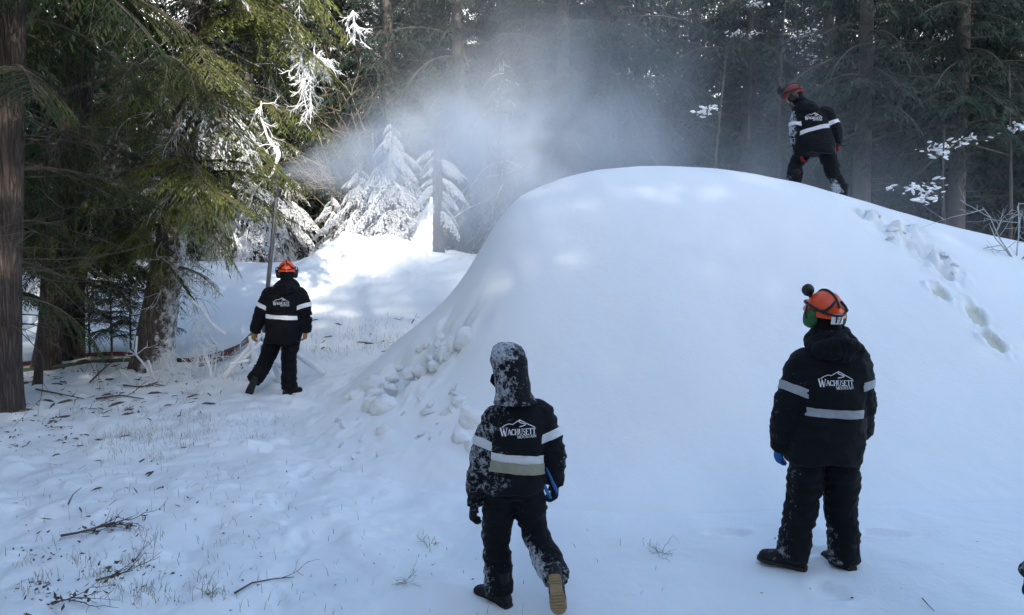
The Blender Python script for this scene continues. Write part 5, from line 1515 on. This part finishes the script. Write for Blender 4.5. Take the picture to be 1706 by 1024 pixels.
# ------------------------------------------------------------------ litter, twigs and dry grass on the snow
def ground_twigs(name, label, pix, rad, sub=0, seed=0, lift=0.02, mat=M_TWIG, leaves=0):
    qn = np.random.default_rng(seed); mb = MB()
    pts = [np.array(hit(px, py)) + np.array([0, 0, lift]) for px, py in pix]
    o0 = pts[0].copy(); pts = [p - o0 for p in pts]
    P = np.array(pts); t = np.arange(len(P)); qq = np.linspace(0, len(P) - 1, 4 * len(P)); P2 = np.stack([np.interp(qq, t, P[:, c]) for c in range(3)], -1)
    mb.tube(P2, np.linspace(rad, rad * 0.4, len(P2)), 5)
    for i in range(sub):
        k = 1 + int(qn.integers(len(P2) - 2)); d = P2[k + 1] - P2[k]; d = unit(d) + 0.9 * (qn.random(3) - 0.5); d[2] = abs(d[2]) * 0.5
        bare_branch(mb, P2[k], d, 0.10 + 0.22 * qn.random(), rad * 0.5, 1, qn, 3, 0.5, 3)
    e = obj(name, mb.build(name, mat), loc=tuple(o0))
    tag(e, label, "branch")
    if leaves:
        lv = MB()
        for i in range(leaves):
            k = int(qn.integers(len(P2))); c = P2[k] + np.array([0.10, 0.12, 0.03]) * qn.normal(size=3); c[2] = abs(c[2])
            a = unit(qn.normal(size=3) * (1, 1, 0.35)); b_ = unit(np.cross(a, qn.normal(size=3))); s_ = 0.013 + 0.018 * qn.random()
            lv.add([c - a * s_, c + b_ * s_ * 0.45, c + a * s_ + np.array([0, 0, 0.01]), c - b_ * s_ * 0.45], [(0, 1, 2, 3)])
        tag(obj("withered_leaves", lv.build("withered_leaves", M_LITTER, False), e), kind="stuff")
    return e
ground_twigs("fallen_branch", "dark fallen branch with withered leaves on the snow at left", [(102, 899), (130, 894), (160, 886), (190, 880), (228, 883)], 0.010, 9, 1, 0.03, leaves=40)
ground_twigs("fallen_twig", "bent bare twig lying on the snow at bottom left of centre", [(391, 993), (420, 976), (455, 970), (490, 966)], 0.007, 1, 2)
ground_twigs("fallen_twig", "short twig sticking up from the snow at left", [(114, 846), (122, 830), (136, 818)], 0.006, 0, 3, 0.03)
ground_twigs("fallen_twig", "thin curved twig by the bottom right corner", [(1536, 1002), (1545, 1012), (1556, 1024)], 0.004, 0, 4)
ground_twigs("fallen_twig", "tangle of twigs with leaves near the lower left corner", [(160, 972), (195, 962), (222, 956)], 0.007, 5, 5, leaves=30)
ground_twigs("fallen_branch", "dark leafy clump at the bottom edge left", [(85, 1012), (110, 1004), (145, 1010)], 0.006, 4, 6, leaves=34)
for i, (pix, lab) in enumerate((([(150, 640), (175, 615), (190, 604)], "dark stick leaning against the big hemlock's left root"), ([(205, 645), (235, 648), (262, 640)], "dark stick on the snow before the big hemlock"),
                                ([(60, 652), (100, 660), (140, 668)], "dark stick beneath the slim young trunk"), ([(160, 668), (200, 662), (240, 668)], "thin dark stick on the snow in front of the hoses"))):
    ground_twigs("fallen_stick", lab, pix, 0.014, 3, 20 + i, 0.03)
# iced sticks at the foot of the big hemlock
for i, (pix, d) in enumerate((([(228, 560), (226, 590), (245, 612), (252, 640)], 11.5), ([(247, 600), (255, 625), (268, 645)], 11.3), ([(285, 610), (297, 630), (290, 650)], 11.3), ([(330, 590), (328, 615), (322, 622)], 11.2), ([(342, 588), (350, 612), (352, 622)], 11.2), ([(350, 560), (362, 575), (356, 590)], 11.3), ([(200, 615), (222, 640), (226, 652)], 11.2))):
    P = np.array([tuple(at(px, py, d)) for px, py in pix]); P[-1][2] = min(P[-1][2], float(surf(P[-1][0], P[-1][1])))
    o0 = P[-1].copy(); mb = MB(); mb.tube(P - o0, 0.017, 6)
    qn = np.random.default_rng(i)
    for k in range(4): bare_branch(mb, (P - o0)[1], qn.normal(size=3) * (1, 1, 0.5) + (0, -0.3, 0.2), 0.35, 0.009, 1, qn, 4, 0.5, 2)
    lab = ("iced stick arching along the big hemlock's left side", "iced forked stick at the big hemlock's foot", "iced stick right of the big hemlock's foot", "upright iced stick left of the tripod", "upright iced stick nearest the tripod", "curved iced stick hanging beside the tripod", "iced stick left of the big hemlock")[i]
    tag(obj("iced_stick", mb.build("iced_stick", M_RIME), loc=tuple(o0)), lab, "stick", "iced sticks about the big hemlock")
for i, (px, py, n_, L_, lab) in enumerate(((336, 616, 7, 0.45, "tangle of iced twigs between the big hemlock and the tripod"), (272, 640, 6, 0.38, "tangle of iced twigs at the big hemlock's foot"), (372, 604, 6, 0.4, "iced twig tangle hard against the tripod's left leg"))):
    brush(px, py, hit(px, py).y, n_, L_, lab, M_RIME, up=0.6, seed=70 + i, grp="tangles of iced twigs", depth=2, rad=0.011, name="iced_brush")
# small dead plants
for i, (px, py, h, n, lab) in enumerate(((720, 908, 0.10, 9, "small arching dead weed left of the hooded worker's foot"), (1104, 925, 0.12, 12, "snowy little dead plant between the two front workers"), (675, 968, 0.10, 8, "small dead weed at bottom centre left"),
                                         (322, 660, 0.22, 10, "dry weed on the snow between the hemlock and the walker"), (352, 992, 0.08, 14, "dry grass tuft at the bottom left"), (1290, 985, 0.03, 3, "tiny bit of litter beside the standing worker's boot"))):
    qn = np.random.default_rng(50 + i); p = hit(px, py); mb = MB()
    for k in range(n):
        a = qn.random() * 6.28; bare_branch(mb, (0.03 * qn.normal(), 0.03 * qn.normal(), -0.01), (0.8 * math.cos(a), 0.8 * math.sin(a), 0.9), h * (0.7 + 0.8 * qn.random()), 0.0025, 1, qn, 3, 0.7, 2, 0.15)
    tag(obj("dead_weed", mb.build("dead_weed", M_GRASS if i != 1 else M_TWIGF), loc=p), lab, "weed")

def scatter_bits(name, label, mat, regions, kind, seed):
    """regions: (px0, px1, py0, py1, count, size, clump count)"""
    qn = np.random.default_rng(seed); mb = MB()
    for (x0, x1, y0, y1, n, sz, nc) in regions:
        cl = [(x0 + (x1 - x0) * qn.random(), y0 + (y1 - y0) * qn.random()) for _ in range(max(nc, 1))]
        for i in range(n):
            if nc:
                c = cl[int(qn.integers(nc))]; px, py = c[0] + 16 * qn.normal(), c[1] + 6 * qn.normal()
            else: px, py = x0 + (x1 - x0) * qn.random(), y0 + (y1 - y0) * qn.random()
            # straight to the ground plane, then on to the snow surface
            b = (py - 380) / FOC
            if b < 0.05: continue
            d = 2.2 / b * 1.0; x = (px - 853) / FOC * d
            z = float(ground_h(x, d) + ground_fine(x, d))
            s_ = sz * (0.5 + qn.random())
            if kind == 'grass':
                a = qn.random() * 6.28; ln = s_; lean_ = 0.9 * qn.random(); dx, dy = lean_ * ln * math.cos(a), lean_ * ln * math.sin(a); ln *= 1 - 0.35 * lean_; w = 0.0012 + 0.0010 * qn.random()
                V = [(x - w, d, z - 0.01), (x + w, d, z - 0.01), (x + dx * 0.5 + w * 0.8, d + dy * 0.5, z + ln * 0.6), (x + dx * 0.5 - w * 0.8, d + dy * 0.5, z + ln * 0.6), (x + dx * 1.6, d + dy * 1.6, z + ln * (0.75 + 0.3 * qn.random()))]
                mb.add(V, [(0, 1, 2, 3)], [(3, 2, 4)])
            else:
                a = unit(qn.normal(size=3) * (1, 1, 0.3)); b_ = unit(np.cross(a, qn.normal(size=3) * (0.3, 0.3, 1))); c = np.array([x, d, z + 0.005]); u = np.array([0, 0, s_ * 0.3 * qn.random()])
                w = s_ * (0.2 + 0.35 * qn.random()) if kind == 'leaf' else 0.0025
                mb.add([c - a * s_, c - a * 0.3 * s_ + b_ * w + u, c + a * 0.5 * s_ + b_ * w * 0.8 + u, c + a * s_, c + a * 0.4 * s_ - b_ * w, c - a * 0.4 * s_ - b_ * w * 0.9], [(0, 1, 2, 5), (5, 2, 3, 4)])
    tag(obj(name, mb.build(name, mat, False)), label, kind="stuff")
scatter_bits("dry_grass", "thin dry grass blades poking through the snow", M_GRASS, [(0, 420, 670, 1024, 260, 0.09, 0), (120, 340, 690, 770, 520, 0.08, 30), (300, 460, 690, 740, 150, 0.06, 12), (0, 250, 900, 1024, 220, 0.07, 16), (330, 620, 780, 1010, 70, 0.06, 0), (150, 380, 940, 1010, 110, 0.06, 8),
    (500, 720, 560, 604, 420, 0.13, 34), (280, 420, 600, 640, 130, 0.12, 12), (640, 1120, 880, 1010, 30, 0.05, 0)], 'grass', 5)
scatter_bits("leaf_litter", "dead leaves and bark scraps strewn over the snow", M_LITTER, [(0, 100, 690, 745, 110, 0.020, 14), (0, 300, 620, 690, 150, 0.018, 30), (0, 420, 690, 1024, 110, 0.010, 0), (0, 50, 900, 1024, 60, 0.013, 8), (60, 260, 930, 1020, 50, 0.011, 10), (400, 900, 760, 1010, 26, 0.010, 0), (1250, 1690, 900, 1020, 9, 0.010, 0), (270, 420, 596, 625, 60, 0.025, 8)], 'leaf', 6)
scatter_bits("bark_twigs", "short dark twigs fallen on the snow under the hemlocks", M_TWIG, [(0, 330, 610, 700, 150, 0.08, 40), (0, 300, 700, 900, 50, 0.05, 0), (500, 720, 560, 604, 40, 0.10, 20)], 'stick', 7)

# blue plastic rods in the hooded worker's right hand; dark rods at the climber's hip
wr = PB['wrR'] + oB
for i, (a, b_) in enumerate((((909, 775), (929, 822)), ((903, 800), (917, 830)))):
    mb = MB(); A_, B_ = np.array(tuple(at(*a, dB - 0.06))), np.array(tuple(at(*b_, dB - 0.05)))
    mb.tube([A_ - A_, (B_ - A_) * 0.3, (B_ - A_) * 0.7, B_ - A_], [0.009, 0.011, 0.011, 0.009], 8)
    tag(obj("blue_rod", mb.build("blue_rod", M_BLUEP), loc=tuple(A_)), ("longer blue rod held at the hooded worker's right hand", "shorter blue rod below the longer one in the hooded worker's hand")[i], "rod")
for i, (a, b_) in enumerate((((1392, 234), (1411, 235)), ((1390, 239), (1410, 243)))):
    mb = MB(); A_, B_ = np.array(tuple(at(*a, dD - 0.05))), np.array(tuple(at(*b_, dD - 0.10)))
    mb.tube([A_ - A_, (B_ - A_) * 0.5, B_ - A_], [0.009, 0.009, 0.008], 8)
    tag(obj("tool_handle", mb.build("tool_handle", M_BLACKP), loc=tuple(A_)), ("upper dark tool handle sticking out at the climber's right hip", "lower dark tool handle sticking out at the climber's right hip")[i], "tool")
# ------------------------------------------------------------------ snow plume blown by the gun (a real cloud of ice dust)

def plume():
    m = bpy.data.materials.new("snow_plume"); m.use_nodes = True
    nt = m.node_tree; nt.nodes.remove(nt.nodes["Principled BSDF"])
    pv = nt.nodes.new("ShaderNodeVolumePrincipled")
    pv.inputs["Color"].default_value = (0.86, 0.92, 1.0, 1)
    pv.inputs["Anisotropy"].default_value = 0.1
    co = objco(nt)
    def V(op, a, b=None):
        n = nt.nodes.new("ShaderNodeVectorMath"); n.operation = op
        for i, v in enumerate((a, b)):
            if v is None: continue
            if isinstance(v, (tuple, Vector)): n.inputs[i].default_value = tuple(v)
            else: nt.links.new(v, n.inputs[i])
        return n.outputs["Value"] if op in ('DOT_PRODUCT', 'LENGTH', 'DISTANCE') else n.outputs[0]
    mth = lambda *a, **k: math_n(nt, *a, **k)
    warp = tex_noise(nt, 0.55, 2, 0.5, co)
    rel = V('SUBTRACT', co, tuple(NOZ))
    ax = Vector((1.25, 0.85, 0.17)).normalized()
    s = V('DOT_PRODUCT', rel, tuple(ax))
    dist = V('LENGTH', rel)
    perp = mth('SQRT', mth('MAXIMUM', mth('SUBTRACT', mth('MULTIPLY', dist, dist), mth('MULTIPLY', s, s)), 0.0))
    rad = mth('ADD', mth('MULTIPLY', mth('MAXIMUM', s, 0.0), 0.36), 0.06)
    q = mth('DIVIDE', perp, rad)
    jet = mth('POWER', 2.718, mth('MULTIPLY', mth('MULTIPLY', q, q), -1.6))
    jet = mth('MULTIPLY', jet, mth('DIVIDE', JET, mth('ADD', mth('MULTIPLY', mth('MAXIMUM', s, 0.0), 0.85), 0.5)))
    jet = mth('MULTIPLY', jet, mth('GREATER_THAN', s, 0.0))
    jet = mth('MULTIPLY', jet, mth('SUBTRACT', 1.0, mth('DIVIDE', mth('MAXIMUM', mth('SUBTRACT', s, 2.2), 0.0), 5.0), clamp=True))
    n1 = tex_noise(nt, 0.75, 4, 0.6, co); n1.inputs["Distortion"].default_value = 0.6
    bil = ramp(nt, n1.outputs[0], [(0.38, (0.10,) * 3), (0.64, (1.1,) * 3)])
    jet = mth('MULTIPLY', jet, bil)
    # drifting mist carried to the right behind the mound
    sep = nt.nodes.new("ShaderNodeSeparateXYZ"); nt.links.new(co, sep.inputs[0])
    x, y, z = sep.outputs
    fx = mth('MULTIPLY', mth('SUBTRACT', 1.0, mth('POWER', 2.718, mth('MULTIPLY', mth('MAXIMUM', mth('ADD', x, 3.2), 0.0), -0.8))),
             mth('ADD', mth('POWER', 2.718, mth('MULTIPLY', mth('MULTIPLY', mth('SUBTRACT', x, 0.5), mth('SUBTRACT', x, 0.5)), -0.034)), 0.06))
    fz = mth('ADD', mth('POWER', 2.718, mth('MULTIPLY', mth('MAXIMUM', mth('SUBTRACT', z, 1.0), 0.0), -0.38)), 0.06)
    edge = mth('MULTIPLY', mth('MULTIPLY', mth('SUBTRACT', y, 12.2), 0.4, clamp=True), mth('MULTIPLY', mth('SUBTRACT', 21.0, y), 0.3, clamp=True))
    top = mth('MULTIPLY', mth('SUBTRACT', 9.4, z), 0.16, clamp=True)
    rgt = mth('MULTIPLY', mth('SUBTRACT', 15.5, x), 0.12, clamp=True)
    mp = nt.nodes.new("ShaderNodeMapping"); mp.inputs["Scale"].default_value = (1.0, 1.0, 0.45); nt.links.new(co, mp.inputs[0])
    n2 = tex_noise(nt, 0.5, 4, 0.6, mp.outputs[0]); n2.inputs["Distortion"].default_value = 0.8
    wis = ramp(nt, n2.outputs[0], [(0.40, (0.10,) * 3), (0.66, (1.1,) * 3)])
    mist = mth('MULTIPLY', mth('MULTIPLY', mth('MULTIPLY', fx, fz), mth('MULTIPLY', edge, mth('MULTIPLY', top, rgt))), mth('MULTIPLY', wis, MIST))
    nt.links.new(mth('ADD', jet, mist), pv.inputs["Density"])
    nt.links.new(pv.outputs[0], nt.nodes["Material Output"].inputs["Volume"])
    m.cycles.volume_step_rate = 1.0
    mb = MB(); mb.box((6.0, 16.2, 5.0), 19.4, 10.0, 9.2)
    o = obj("snow_plume", mb.build("snow_plume", m, False))
    tag(o, "white plume of blown snow drifting from the gun behind the mound", kind="stuff")
JET, MIST = 6.0, 0.30
plume()
